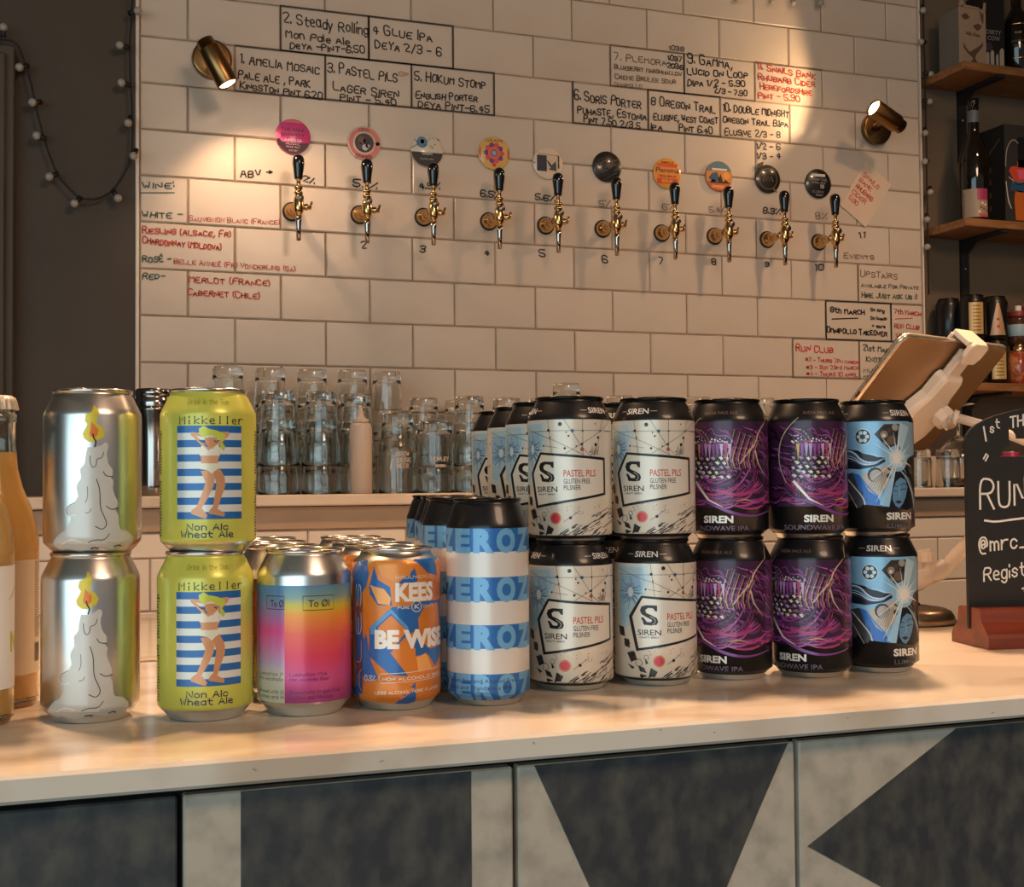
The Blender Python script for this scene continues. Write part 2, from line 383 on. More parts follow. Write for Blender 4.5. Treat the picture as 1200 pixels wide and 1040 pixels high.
def wrap(name, art, R, prof, step=2.15, base=0.00012, dl=0.00004, mats=None, vb=()):
    """lays art (x = arc length in mm, y = height in mm) on a turned body of radius profile prof [(r, z)] in mm"""
    V = []; F = []; Cc = []; Nn = []
    dl = min(dl, .00028 / max(1, art.n))
    def rz(z):
        for (r0, z0), (r1, z1) in zip(prof[:-1], prof[1:]):
            if z <= z1: t = (z-z0)/(z1-z0) if z1 > z0 else 0; return r0+(r1-r0)*t, (r1-r0)/(z1-z0) if z1 > z0 else 0
        return prof[-1][0], 0
    for pts, c, n in art.p:
        if isinstance(c[0], tuple):    # vertical gradient quad
            ys = [p[1] for p in pts]; y0, y1 = min(ys), max(ys)
        P0 = [tuple(p) for p in pts]
        bands = [P0]
        for b in vb:
            nb = []
            for q in bands:
                ys = [p[1] for p in q]
                if min(ys) < b - 1e-6 and max(ys) > b + 1e-6: nb += [clip(q, 1, b, False), clip(q, 1, b, True)]
                else: nb.append(q)
            bands = nb
        for q0 in bands:
            if len(q0) < 3: continue
            xs = [p[0] for p in q0]; k0 = math.floor(min(xs)/step); k1 = math.ceil(max(xs)/step)
            for k in range(k0, max(k1, k0+1)):
                q = q0
                if k > k0: q = clip(q, 0, k*step, True)
                if len(q) >= 3 and k < k1-1: q = clip(q, 0, (k+1)*step, False)
                if len(q) < 3: continue
                o = len(V); ar = sum(q[i][0]*q[(i+1) % len(q)][1]-q[(i+1) % len(q)][0]*q[i][1] for i in range(len(q)))
                if abs(ar) < 1e-5: continue
                if ar < 0: q = q[::-1]
                for x, y in q:
                    r, sl = rz(y); a = x/R - PI/2; ir = 1/math.hypot(1, sl)
                    nx, nz = ir, -sl*ir; off = base + dl*n
                    V.append(((r/1000+off*nx)*math.cos(a), (r/1000+off*nx)*math.sin(a), y/1000+off*nz)); Nn.append((nx*math.cos(a), nx*math.sin(a), nz))
                F.append(list(range(o, o+len(q))))
                if isinstance(c[0], tuple):
                    for x, y in q:
                        t = (y-y0)/(y1-y0); Cc += [c[0][0]+(c[1][0]-c[0][0])*t, c[0][1]+(c[1][1]-c[0][1])*t, c[0][2]+(c[1][2]-c[0][2])*t, 1]
                else: Cc += [*c, 1] * len(q)
    me = bpy.data.meshes.new(name); me.from_pydata(V, [], F); me.materials.append(mats or M_paint)
    me.polygons.foreach_set('use_smooth', [True]*len(F))
    ca = me.color_attributes.new('Col', 'FLOAT_COLOR', 'CORNER'); ca.data.foreach_set('color', Cc)
    me.update(); me.normals_split_custom_set_from_vertices(Nn)
    return me
def lay(name, art, M, k=1.0, dl=0.00005, mats=None):
    """lays art flat: local x, y in the plane, z off it"""
    g = G()
    for pts, c, n in art.p:
        ar = sum(pts[i][0]*pts[(i+1) % len(pts)][1]-pts[(i+1) % len(pts)][0]*pts[i][1] for i in range(len(pts)))
        if ar < 0: pts = pts[::-1]
        c = c[0] if isinstance(c[0], tuple) else c
        g.add([M @ Vector((x*k, y*k, dl*n)) for x, y in pts], [list(range(len(pts)))], 0, False, c)
    return g.mesh(name, mats or M_inkm)

# marker lettering on the wall: text, start x, z, end x, z, height (mm), ink, block
WALL_TEXT = [
  ('2. Steady Rolling', 306, 2232, 498, 2226, 25, 'K', 'a'),
  ('Mon Pale Ale', 312, 2202, 456, 2198, 17, 'K', 'a'),
  ('DeYA -PINT-6.50', 321, 2176, 490, 2183, 17, 'K', 'a'),
  ('4 GLUE IPA', 508, 2232, 649, 2227, 23, 'K', 'b'),
  ('DEYA 2/3 - 6', 515, 2199, 671, 2194, 22, 'K', 'b'),
  ('1. AMELIA MOSAIC', 212, 2132, 386, 2125, 23, 'K', 'c'),
  ('PALE ALE , PARK', 207, 2098, 365, 2094, 20, 'K', 'c'),
  ('KINGSTON PINT 6.20', 211, 2077, 392, 2068, 17, 'K', 'c'),
  ('3. PASTEL PILS', 405, 2131, 565, 2124, 25, 'K', 'd'),
  ('GF', 569, 2142, 593, 2140, 12, 'O', 'd'),
  ('LAGER SIREN', 417, 2092, 569, 2087, 21, 'K', 'd'),
  ('PINT - 5.40', 434, 2072, 563, 2072, 16, 'K', 'd'),
  ('5. HOKUM STOMP', 607, 2134, 779, 2129, 24, 'K', 'e'),
  ('ENGLISH PORTER', 609, 2093, 758, 2099, 17, 'K', 'e'),
  ('DEYA PINT-6.45', 615, 2071, 787, 2075, 18, 'K', 'e'),
  ('6. SORIS PORTER', 1004, 2126, 1180, 2119, 25, 'K', 'f'),
  ('PUHASTE, ESTONIA', 1012, 2094, 1194, 2093, 20, 'K', 'f'),
  ('PINT 7.50 2/3 5', 1028, 2074, 1177, 2071, 17, 'K', 'f'),
  ('7. PLEMORA', 1110, 2234, 1251, 2234, 19, 'F', 'g'),
  ('BLUEBERRY MARSHMALLOW', 1110, 2213, 1291, 2213, 13, 'F', 'g'),
  ('CREME BRULEE SOUR', 1112, 2188, 1276, 2192, 13, 'F', 'g'),
  ('OMNIPOLLO', 1110, 2171, 1183, 2172, 11, 'F', 'g'),
  ('1038', 1259, 2276, 1299, 2276, 12, 'K', 'g'),
  ('1037', 1256, 2250, 1294, 2249, 13, 'K', 'g'),
  ('2036', 1253, 2230, 1296, 2230, 13, 'K', 'g'),
  ('8 OREGON TRAIL', 1208, 2133, 1385, 2128, 23, 'K', 'h'),
  ('ELUSIVE, WEST COAST', 1214, 2097, 1392, 2102, 19, 'K', 'h'),
  ('IPA', 1207, 2071, 1237, 2074, 17, 'K', 'h'),
  ('PINT 6.40', 1284, 2074, 1377, 2075, 19, 'K', 'h'),
  ('9. GAMMA,', 1310, 2247, 1435, 2245, 26, 'K', 'i'),
  ('LUCID ON LOOP', 1308, 2219, 1479, 2225, 19, 'K', 'i'),
  ('DIPA 1/2 - 5.90', 1309, 2189, 1471, 2205, 17, 'K', 'i'),
  ('2/3 - 7.90', 1383, 2179, 1476, 2181, 15, 'K', 'i'),
  ('10. DOUBLE MIDNIGHT', 1409, 2136, 1597, 2136, 22, 'K', 'j'),
  ('OREGON TRAIL B.IPA', 1407, 2108, 1594, 2111, 17, 'K', 'j'),
  ('ELUSIVE 2/3 - 8', 1411, 2076, 1571, 2081, 19, 'K', 'j'),
  ('1/2 - 6', 1503, 2049, 1571, 2050, 17, 'K', 'k'),
  ('1/3 - 4', 1503, 2023, 1570, 2028, 17, 'K', 'k'),
  ('11. SNAILS BANK', 1509, 2252, 1678, 2243, 20, 'R', 'l'),
  ('RHUBARB CIDER', 1511, 2226, 1677, 2223, 18, 'R', 'l'),
  ('HEREFORDSHIRE', 1516, 2203, 1667, 2200, 17, 'R', 'l'),
  ('PINT - 5.90', 1510, 2178, 1631, 2181, 18, 'R', 'l'),
  ('ABV >', 212, 1880, 281, 1887, 19, 'K', 'm'),
  ('2%', 349, 1882, 374, 1878, 14, 'K', 'm'),
  ('5.1%', 461, 1879, 516, 1877, 17, 'K', 'n'),
  ('4.5%', 616, 1884, 665, 1886, 16, 'K', 'o'),
  ('6.5%', 764, 1877, 811, 1874, 16, 'K', 'p'),
  ('5.6%', 901, 1878, 951, 1877, 16, 'K', 'q'),
  ('5%', 1066, 1874, 1097, 1874, 17, 'F', 'r'),
  ('6%', 1235, 1877, 1268, 1875, 15, 'F', 's'),
  ('5.4%', 1365, 1877, 1410, 1880, 17, 'F', 't'),
  ('8.3%', 1518, 1885, 1568, 1886, 17, 'K', 'u'),
  ('8%', 1674, 1879, 1705, 1881, 18, 'F', 'v'),
  ('2', 480, 1739, 491, 1740, 17, 'K', 'w2'),
  ('3', 617, 1739, 629, 1739, 15, 'K', 'w3'),
  ('4', 772, 1739, 784, 1740, 16, 'K', 'w4'),
  ('5', 910, 1742, 925, 1741, 18, 'K', 'w5'),
  ('6', 1073, 1738, 1087, 1737, 21, 'K', 'w6'),
  ('7', 1224, 1742, 1236, 1740, 19, 'K', 'w7'),
  ('8', 1370, 1747, 1382, 1746, 15, 'K', 'w8'),
  ('9', 1523, 1750, 1533, 1751, 13, 'K', 'w9'),
  ('10', 1669, 1747, 1694, 1748, 17, 'K', 'w10'),
  ('11', 1805, 1840, 1821, 1841, 18, 'K', 'w11'),
  ('WINE:', 7, 1841, 71, 1847, 17, 'G', 'x'),
  ('WHITE -', 6, 1779, 87, 1782, 16, 'G', 'x'),
  ('SAUVIGNON BLANC (FRANCE)', 103, 1778, 296, 1782, 12, 'R', 'x'),
  ('RIESLING (ALSACE, FR)', 6, 1746, 190, 1747, 15, 'R', 'y'),
  ('CHARDONNAY (MOLDOVA)', 6, 1724, 170, 1718, 15, 'R', 'y'),
  ('ROSÉ -', 6, 1684, 64, 1687, 16, 'G', 'y'),
  ('BELLE ANNEÉ (FR) VONDERLING (SA)', 71, 1684, 331, 1680, 12, 'R', 'y'),
  ('RED-', 6, 1647, 51, 1650, 15, 'G', 'y'),
  ('MERLOT (FRANCE)', 103, 1645, 275, 1645, 16, 'R', 'z'),
  ('CABERNET (CHILE)', 99, 1617, 252, 1616, 15, 'R', 'z'),
  ('EVENTS', 1757, 1784, 1849, 1785, 14, 'F', 'ev'),
  ('UPSTAIRS', 1806, 1738, 1920, 1736, 20, 'F', 'up'),
  ('AVAILABLE FOR PRIVATE', 1808, 1711, 1987, 1712, 11, 'G', 'up'),
  ('HIRE JUST ASK US :)', 1810, 1684, 1981, 1685, 14, 'G', 'up'),
  ('8th MARCH', 1713, 1641, 1817, 1638, 15, 'K', 'om'),
  ('OMNIPOLLO TAKEOVER', 1702, 1589, 1885, 1584, 16, 'K', 'om'),
  ('So long', 1836, 1650, 1878, 1647, 9, 'K', 'om'),
  ('So human', 1835, 1627, 1885, 1627, 9, 'K', 'om'),
  ('+ more', 1840, 1607, 1880, 1606, 9, 'K', 'om'),
  ('7th MARCH', 1910, 1646, 1993, 1642, 13, 'R', 'rc'),
  ('RUN CLUB', 1909, 1607, 1987, 1605, 14, 'R', 'rc'),
  ('5.30', 1914, 1585, 1935, 1583, 9, 'R', 'rc'),
  ('RUN CLUB', 1610, 1536, 1719, 1537, 20, 'P', 'r2'),
  ('#2 - THURS 7PM MARCH', 1637, 1513, 1796, 1510, 11, 'P', 'r2'),
  ('#3 - SUN 23rd MARCH', 1639, 1493, 1796, 1495, 11, 'P', 'r2'),
  ('#4 - THURS 10 APRIL', 1639, 1476, 1793, 1477, 11, 'P', 'r2'),
  ('21st MARCH', 1810, 1546, 1913, 1538, 16, 'G', 'mk'),
  ('KNOT TAPS', 1820, 1517, 1918, 1515, 14, 'G', 'mk'),
  ('MUSIC', 1811, 1488, 1872, 1494, 11, 'G', 'mk'),
]
WALL_LINES = [
  ([(300, 2272), (500, 2272)], 'K', 'a'),
  ([(300, 2172), (500, 2172)], 'K', 'a'),
  ([(300, 2272), (300, 2172)], 'K', 'a'),
  ([(500, 2272), (500, 2172)], 'K', 'a'),
  ([(500, 2272), (700, 2272)], 'K', 'b'),
  ([(500, 2172), (700, 2172)], 'K', 'b'),
  ([(500, 2272), (500, 2172)], 'K', 'b'),
  ([(700, 2272), (700, 2172)], 'K', 'b'),
  ([(200, 2172), (400, 2172)], 'K', 'c'),
  ([(200, 2072), (400, 2072)], 'K', 'c'),
  ([(400, 2172), (600, 2172)], 'K', 'd'),
  ([(400, 2072), (600, 2072)], 'K', 'd'),
  ([(400, 2172), (400, 2072)], 'K', 'd'),
  ([(600, 2172), (600, 2072)], 'K', 'd'),
  ([(600, 2172), (800, 2172)], 'K', 'e'),
  ([(600, 2072), (800, 2072)], 'K', 'e'),
  ([(800, 2172), (800, 2072)], 'K', 'e'),
  ([(1000, 2072), (1200, 2072)], 'K', 'f'),
  ([(1000, 2172), (1000, 2072)], 'K', 'f'),
  ([(1200, 2172), (1200, 2072)], 'K', 'f'),
  ([(1100, 2272), (1300, 2272)], 'F', 'g'),
  ([(1100, 2172), (1300, 2172)], 'F', 'g'),
  ([(1100, 2272), (1100, 2172)], 'F', 'g'),
  ([(1300, 2272), (1300, 2172)], 'F', 'g'),
  ([(1200, 2172), (1400, 2172)], 'K', 'h'),
  ([(1200, 2072), (1400, 2072)], 'K', 'h'),
  ([(1300, 2172), (1500, 2172)], 'F', 'i'),
  ([(1300, 2272), (1300, 2172)], 'F', 'i'),
  ([(1400, 2072), (1600, 2072)], 'F', 'j'),
  ([(1400, 2172), (1400, 2072)], 'F', 'j'),
  ([(1600, 2172), (1600, 2072)], 'F', 'j'),
  ([(1500, 2272), (1700, 2272)], 'F', 'l'),
  ([(1500, 2272), (1500, 2172)], 'F', 'l'),
  ([(1700, 1672), (1900, 1672)], 'K', 'om'),
  ([(1700, 1572), (1900, 1572)], 'K', 'om'),
  ([(1700, 1672), (1700, 1572)], 'K', 'om'),
  ([(1900, 1672), (1900, 1572)], 'K', 'om'),
  ([(1600, 1572), (1800, 1572)], 'F', 'r2'),
  ([(1600, 1472), (1800, 1472)], 'F', 'r2'),
  ([(1600, 1572), (1600, 1472)], 'F', 'r2'),
  ([(1800, 1572), (1800, 1472)], 'F', 'r2'),
  ([(1800, 1672), (2000, 1672)], 'F', 'up'),
  ([(1800, 1772), (1800, 1672)], 'F', 'up'),
  ([(1900, 1572), (2000, 1572)], 'F', 'rc'),
  ([(2, 1833), (71, 1838)], 'G', 'x'),
  ([(1718, 1625), (1796, 1630)], 'K', 'om'),
  ([(1912, 1632), (1966, 1636)], 'R', 'rc'),
  ([(1811, 1479), (1859, 1483)], 'G', 'mk'),
]
WRITING_LABEL = {'a': 'black marker writing of the second beer, top row', 'b': 'black marker writing of the fourth beer, top row', 'c': 'black marker writing of the first beer beside the left lamp', 'd': 'black marker writing of the third beer', 'e': 'black marker writing of the fifth beer', 'f': 'black marker writing of the sixth beer', 'g': 'faded marker writing of the seventh beer', 'h': 'black marker writing of the eighth beer', 'i': 'black marker writing of the ninth beer', 'j': 'black marker writing of the tenth beer', 'k': 'black marker part prices under the tenth beer', 'l': 'red marker writing of the cider', 'x': 'green and red marker wine heading and white wine', 'y': 'red marker wine list, middle rows', 'z': 'red marker names of two red wines', 'ev': 'faint events heading', 'up': 'faint green note on the upstairs room', 'om': 'black note on an eighth of March takeover', 'rc': 'red note on seventh of March run', 'r2': 'pink run club dates', 'mk': 'grey note of twenty first of March'}

# ------------------------------------------------------------------ the room
CT = 1.05          # bar top height
struct('floor', G().box(-5.6, 5.6, -6.0, 0.6, -0.06, 0.0), M_floor)
struct('ceiling', G().box(-5.6, 5.6, -6.0, 0.6, 2.9, 2.96), M_plaster)
struct('wall_left', G().box(-5.66, -5.6, -6.0, 0.6, 0, 2.9), M_dark)
struct('wall_right', G().box(5.6, 5.66, -6.0, 0.6, 0, 2.9), M_dark)
GJ = 0.0016
def tile_mesh(x0, x1, z0, z1, y, t=0.008, mats=None):
    # glazed tile with eased edges, origin at its own centre
    g = G(); e = 0.0022; a, b = (x1-x0)/2 - GJ, (z1-z0)/2 - GJ
    vs = [(-a, .0022, -b), (a, .0022, -b), (a, .0022, b), (-a, .0022, b), (-a+e, 0, -b+e), (a-e, 0, -b+e), (a-e, 0, b-e), (-a+e, 0, b-e),
          (-a, t, -b), (a, t, -b), (a, t, b), (-a, t, b)]
    g.add(vs, [(4, 5, 6, 7), (0, 1, 5, 4), (1, 2, 6, 5), (2, 3, 7, 6), (3, 0, 4, 7), (8, 9, 1, 0), (9, 10, 2, 1), (10, 11, 3, 2), (11, 8, 0, 3)])
    return g.mesh('tile', mats or M_tile)
TC = {}
def tile(x0, x1, z0, z1, y, parent, m):
    k = (round(x1-x0, 4), round(z1-z0, 4), m.name)
    if k not in TC: TC[k] = tile_mesh(x0, x1, z0, z1, y, mats=m)
    o = link('tile', TC[k], parent); o.location = ((x0+x1)/2, y + random.uniform(-.0003, .0003), (z0+z1)/2)
    o.rotation_euler = (random.uniform(-.0016, .0016), 0, random.uniform(-.0016, .0016))
wall_back = struct('wall_back', G().box(0.0, 2.0, 0.0028, 0.30, 1.16, 2.9).box(2.0, 3.2, 0.0028, 0.30, 1.16, 1.272), M_grout)
def tile_rows(parent, zs, x0, x1, par0, y, m):
    for i, (za, zb) in enumerate(zs):
        x = x0 - (0.1 if (par0 + i) % 2 else 0.0)
        while x < x1 - 1e-4:
            a, b = max(x, x0), min(x + .2, x1)
            if b - a > .012: tile(a, b, za, zb, y, parent, m)
            x += .2
# rows are cut by the lines z = 2.072 - 0.1 r; the courses alternate by half a tile
for r in range(-6, 8):
    za, zb = 2.072 - .1*(r+1), 2.072 - .1*r
    tile_rows(wall_back, [(za, zb)], 0.0, 2.0, 1 if r % 2 == 0 else 0, 0.0, M_tile)
tile_rows(wall_back, [(1.172, 1.272)], 0.0, 3.2, 1, 0.0, M_tile)
tr = struct('trim_1', G().box(-0.009, -0.001, -0.004, 0.02, 1.16, 2.9, bev=.002), M_edge)
struct('trim_2', G().box(2.001, 2.005, -0.003, 0.02, 1.272, 2.9), M_edge)
wl = struct('wall_back_left', G().box(-5.6, -0.009, 0.0, 0.30, 0, 2.9), M_dark)
wr = struct('wall_back_right', G().box(2.004, 5.6, 0.02, 0.30, 1.272, 2.9), M_darkr)
# dark cupboard side at the far left
cb = thing('tall_cupboard', 'tall dark brown cupboard at the far left behind the bottles', 'cupboard', (-0.55, -0.02, 0.0))
part('body', G().box(-.34, .302, -.02, .018, 0.0, 2.110, bev=.003), M_dark2, cb)
part('door', G().box(-.33, .285, -.034, -.0205, .08, 2.09, bev=.003), M_dark2, cb)
# half wall below the ledge, clad in the same tiles
low = struct('wall_lower', G().box(-0.24, 3.2, -0.2972, -0.02, 0.0, 1.166), M_grout)
tile_rows(low, [(1.072, 1.12)], -0.2, 3.2, 1, -0.30, M_tile2)
tile_rows(low, [(.972, 1.072)], -0.2, 3.2, 0, -0.30, M_tile2)
tile_rows(low, [(.872, .972)], -0.2, 3.2, 1, -0.30, M_tile2)
tile_rows(low, [(.772, .872)], -0.2, 3.2, 0, -0.30, M_tile2)
struct('trim_3', G().box(-0.24, 3.2, -0.303, -0.2972, 1.122, 1.166, bev=.001), M_batten)
lg = G().box(-0.24, 3.2, -0.325, -0.0005, 1.168, 1.19, bev=.003)
ledge = tag(link('ledge', lg.mesh('ledge', M_ledge)), 'long pale stone ledge with the upturned glasses against the tiled wall', 'ledge')
# back worktop, seen between the cans
bw = tag(link('back_worktop', G().box(-1.0, 1.0, -.92, -.3035, .935, .965, bev=.003).mesh('back_worktop', M_stone)), 'low pale worktop behind the bar, glimpsed between the cans', 'worktop')
bb = thing('base_cupboard', 'dark base cupboard under the low back worktop', 'cupboard', (0, -.6, 0))
part('body', G().box(-.98, .98, -.28, .29, 0.0, .934), M_dark2, bb)

# ------------------------------------------------------------------ marker writing on the wall
INK = {'K': '2b221c', 'F': '7a6350', 'R': 'b8452f', 'P': 'c8463f', 'G': '4d5a49', 'O': '9a5c30'}
MW = Matrix(((1, 0, 0, 0), (0, 0, -1, -0.0008), (0, 1, 0, 0), (0, 0, 0, 1)))
arts = {}
random.seed(11)
for t, x0, z0, x1, z1, h, c, b in WALL_TEXT:
    a = arts.setdefault(b[0] if b[0] == 'w' else b, Art())
    if b[0] == 'w': b = 'w'
    wd = {'K': 3.3, 'F': 2.6, 'R': 3.0, 'P': 3.2, 'G': 3.1, 'O': 2.4}[c] * (.72 if h < 13 else 1)
    a.hand(t, x0, z0 + h*.10, x1, h*.88, wd, INK[c], jit=1.0, sm=1 if h > 14 else 0, y1=z1 + h*.10, small=.78)
for pts, c, b in WALL_LINES:
    arts.setdefault(b, Art()).line([(x, z) for x, z in pts], 3.0 if c == 'K' else 2.4, INK[c])
MARK = {'w': 'black tap numbers one to eleven written on the tiles', 'm': 'black letters and arrow heading the strengths'}
for b, a in arts.items():
    a.n = 1
    for i in range(len(a.p)): a.p[i] = (a.p[i][0], a.p[i][1], 1)
    o = link('marker_writing', lay('marker_writing', a, MW, .001), wall_back)
    o['label'] = WRITING_LABEL.get(b, MARK.get(b, 'small black strength figure beside a tap handle'))
# paper note fixed slantwise beside the right-hand tap
nt = Art().poly([(1825, 2044), (1906, 1987), (1823, 1869), (1747, 1922)], 'd8c0a8')
nt.p = [(p, c, 0) for p, c, n in nt.p]
def rotm(cx, cz, ang):
    return Matrix(((math.cos(ang), -math.sin(ang), 0, cx), (0, 0, -1, -.0032), (math.sin(ang), math.cos(ang), 0, cz), (0, 0, 0, 1)))
note = thing('paper_note', 'pale card fixed diagonally on the tiles, pink writing on it', 'note', (1.825, -.0018, 1.957))
pg = G().prism([(0, .087), (.081, .030), (-.002, -.088), (-.078, -.035)], Matrix(((1, 0, 0, 0), (0, 0, -1, 0), (0, 1, 0, 0), (0, 0, 0, 1))), .0012)
part('card', pg, mat('note_card', 'd6bda4', .6), note)
na = Art(); ang = math.atan2(1987-2044, 1906-1825)
for i, (s_, wd_) in enumerate((('SNAILS', 62), ('BANK', 46), ('RHUBARB', 66), ('CIDER', 52), ('5.90', 34))):
    na.hand(s_, -38, 36 - 21*i, -38 + wd_, 13, 3.0, 'cf6a5a', jit=1)
# text runs along the card's upper right edge
link('writing', lay('writing', na, Matrix(((math.cos(ang), -math.sin(ang), 0, .0), (0, 0, -1, -.0014), (math.sin(ang), math.cos(ang), 0, 0.0), (0, 0, 0, 1))), .00092), note)

# ------------------------------------------------------------------ bar counter
bar = thing('bar_counter', 'pale stone topped bar counter carrying the rows of cans', 'counter', (0.3, -1.82, 0))
T0 = (-1.2, 2.6)
part('countertop', G().box(T0[0]-.3, T0[1]-.3, -.226, .22, CT-.0165, CT, bev=.0022), M_stone, bar)
part('carcass', G().box(T0[0]-.3, T0[1]-.3, -.195, .19, 0.0, CT-.0168), M_black, bar)
# dark flecks in the stone
sp = Art(); random.seed(5)
for _ in range(70):
    x, y = random.uniform(-600, 900), random.uniform(-222, 160); a = random.uniform(-.5, .5); l = random.uniform(1.5, 5)
    sp.line([(x, y), (x + l*math.cos(a), y + l*math.sin(a))], random.uniform(.4, .9), 'a8927a')
sp.p = [(p, c, 1) for p, c, n in sp.p]
link('stone_fleck', lay('stone_fleck', sp, Matrix.Translation((0, 0, CT + .00005)), .001), bar)['kind'] = 'stuff'
sp = Art()
for x, y in ((-367, -7), (-290, -9), (-190, -5), (-60, -8), (45, -6), (170, -11), (255, -8), (-100, -4), (330, -5)):
    sp.line([(x, y), (x + random.uniform(.8, 2.4), y - random.uniform(-.6, 1.2))], .7, 'a3937f')
sp.p = [(p, c, 1) for p, c, n in sp.p]
link('stone_fleck', lay('stone_fleck', sp, Matrix(((1, 0, 0, 0), (0, 0, -1, -.2263), (0, 1, 0, CT), (0, 0, 0, 1))), .001), bar)['kind'] = 'stuff'
# patterned cement tiles on the front, each pattern piece inlaid
FX = Matrix(((1, 0, 0, -.3), (0, 0, -1, 0), (0, 1, 0, 0), (0, 0, 0, 1)))
def front_tile(x0, x1, base, inl):
    for row, (z0, z1) in enumerate(((.8215, 1.0262), (.6105, .8185))):
        g = G().box(x0-.3, x1-.3, -.207, -.196, z0, z1, bev=.0012)
        t = part('front_tile', g, M_cement_l if base == 'l' else M_cement_d, bar)
        for poly in inl:
            q = G().prism([(x, z1 - d) for x, d in poly], Matrix(((1, 0, 0, -.3), (0, 0, -1, -.2069), (0, 1, 0, 0), (0, 0, 0, 1))), .0006)
            part('inlay', q, M_cement_d if base == 'l' else M_cement_l, t)
J = .0018
front_tile(-.529+J, -.318-J, 'l', [[(-.50, .208), (-.42, .001), (-.35, .001), (-.33, .208)]])
front_tile(-.318+J, -.107-J, 'd', [])
front_tile(-.107+J, .105-J, 'l', [[(-.0715, .2085), (-.0715, .0005), (.0745, .0005), (.0745, .2085)]])
front_tile(.105+J, .3165-J, 'l', [[(.118, .0005), (.132, .030), (.1605, .092), (.190, .150), (.2125, .206), (.234, .155), (.2565, .100), (.285, .045), (.309, .0005)]])
front_tile(.3165+J, .528-J, 'l', [[(.324, .074), (.4535, .0005), (.526, .0005), (.526, .155), (.40, .118)]])
front_tile(.528+J, .739-J, 'l', [[(.53, .0005), (.737, .0005), (.737, .2), (.62, .2085)]])

# ------------------------------------------------------------------ taps
random.seed(3)
def make_tap():
    t = thing('beer_tap', 'x', 'tap', (0, 0, 0))
    MY = Matrix(((1, 0, 0, 0), (0, 0, -1, 0), (0, 1, 0, 0), (0, 0, 0, 1)))     # lathe axis -> -y
    part('backplate', G().lathe([(.0005, 0), (.0215, 0), (.0215, .003), (.0195, .0042), (.0005, .0042)], 32, 0, MY), M_rubber, t)
    part('shank', G().lathe([(.0185, .0042), (.0178, .008), (.0155, .013), (.012, .017), (.0095, .021), (.0082, .03), (.0098, .032), (.0098, .038), (.0075, .040), (.0075, .062), (.010, .064), (.010, .070), (.0005, .071)], 28, 0, MY), M_gold, t)
    B = Matrix.Translation((0, -.08, 0))
    part('body', G().lathe([(.0005, -.026), (.0072, -.026), (.0072, -.020), (.0098, -.018), (.0112, -.008), (.0112, .008), (.0100, .014), (.0075, .018), (.0075, .021), (.0098, .023), (.0098, .027), (.0070, .029), (.0070, .032), (.0092, .034), (.0092, .038), (.0055, .040), (.0045, .0405), (.0005, .0405)], 28, 0, B), M_gold, t)
    sp_ = part('spout', G().lathe([(.0005, -.024), (.0068, -.024), (.0066, -.036), (.0056, -.046), (.0050, -.078), (.0040, -.078), (.0040, -.060), (.0005, -.058)], 24, 0, B), M_chrome, t)
    part('handle_stem', G().lathe([(.0045, .0405), (.0042, .052), (.0062, .0525), (.0062, .0555), (.0005, .0556)], 20, 0, B), M_gold, t)
    part('handle', G().lathe([(.0005, .0545), (.0082, .0545), (.0090, .056), (.0100, .066), (.0118, .079), (.0130, .088), (.0131, .094), (.0121, .100), (.0096, .1045), (.0055, .1072), (.0005, .108)], 32, 0, B), M_handle, t)
    fc = part('flow_disc', G().lathe([(.0005, 0), (.0072, 0), (.0078, .001), (.0078, .0045), (.0066, .0058), (.0005, .0058)], 24, 0, Matrix.Translation((0.001, -.091, .012)) @ MY), mat('aged_steel', '7e756a', .3, 1.0), t)
    a = rad(20); d = Vector((math.cos(a), math.sin(a), 0))
    o_ = Vector((0.004, -.078, -.003))
    lv = G().tube([o_, o_ + d*.012, o_ + d*.0125, o_ + d*.017, o_ + d*.0175, o_ + d*.024], [.0055, .0055, .0072, .0072, .0045, .0045], 14)
    lv.tube([o_ + d*.0235 + Vector((0, 0, -.003)), o_ + d*.026 + Vector((0, 0, .004)), o_ + d*.029 + Vector((0, 0, .013))], [.0035, .003, .0026], 10)
    part('flow_lever', lv, M_gold, t)
    return t
TAPS = [(324, 1813), (477, 1816), (626, 1820), (784, 1820), (926, 1819), (1074, 1820), (1232, 1819), (1378, 1820), (1528, 1820), (1680, 1822)]
NTH = ['first', 'second', 'third', 'fourth', 'fifth', 'sixth', 'seventh', 'eighth', 'ninth', 'tenth']
TLAB = ['under the pink round badge, nearest the left wall lamp', 'under the pink and cream badge with a dark centre', 'under the badge that is half black, half pale', 'under the red and yellow patterned badge',
        'under the white badge with a dark square', 'under the plain black scribbled badge', 'under the orange and yellow lettered badge', 'under the blue and orange picture badge',
        'under the dark ringed badge with a corner tab', 'under the black badge with a white bar']
tap0 = make_tap()
for i, (x, z) in enumerate(TAPS):
    lab = 'brass tap with black handle ' + TLAB[i]
    loc = (x/1000, -.0005, z/1000)
    if i == 0: tap0.location = loc; tap0['label'] = lab; tap0['group'] = 'beer taps in a row on the tiled wall'
    else: dup(tap0, loc, random.uniform(-.05, .05), lab)

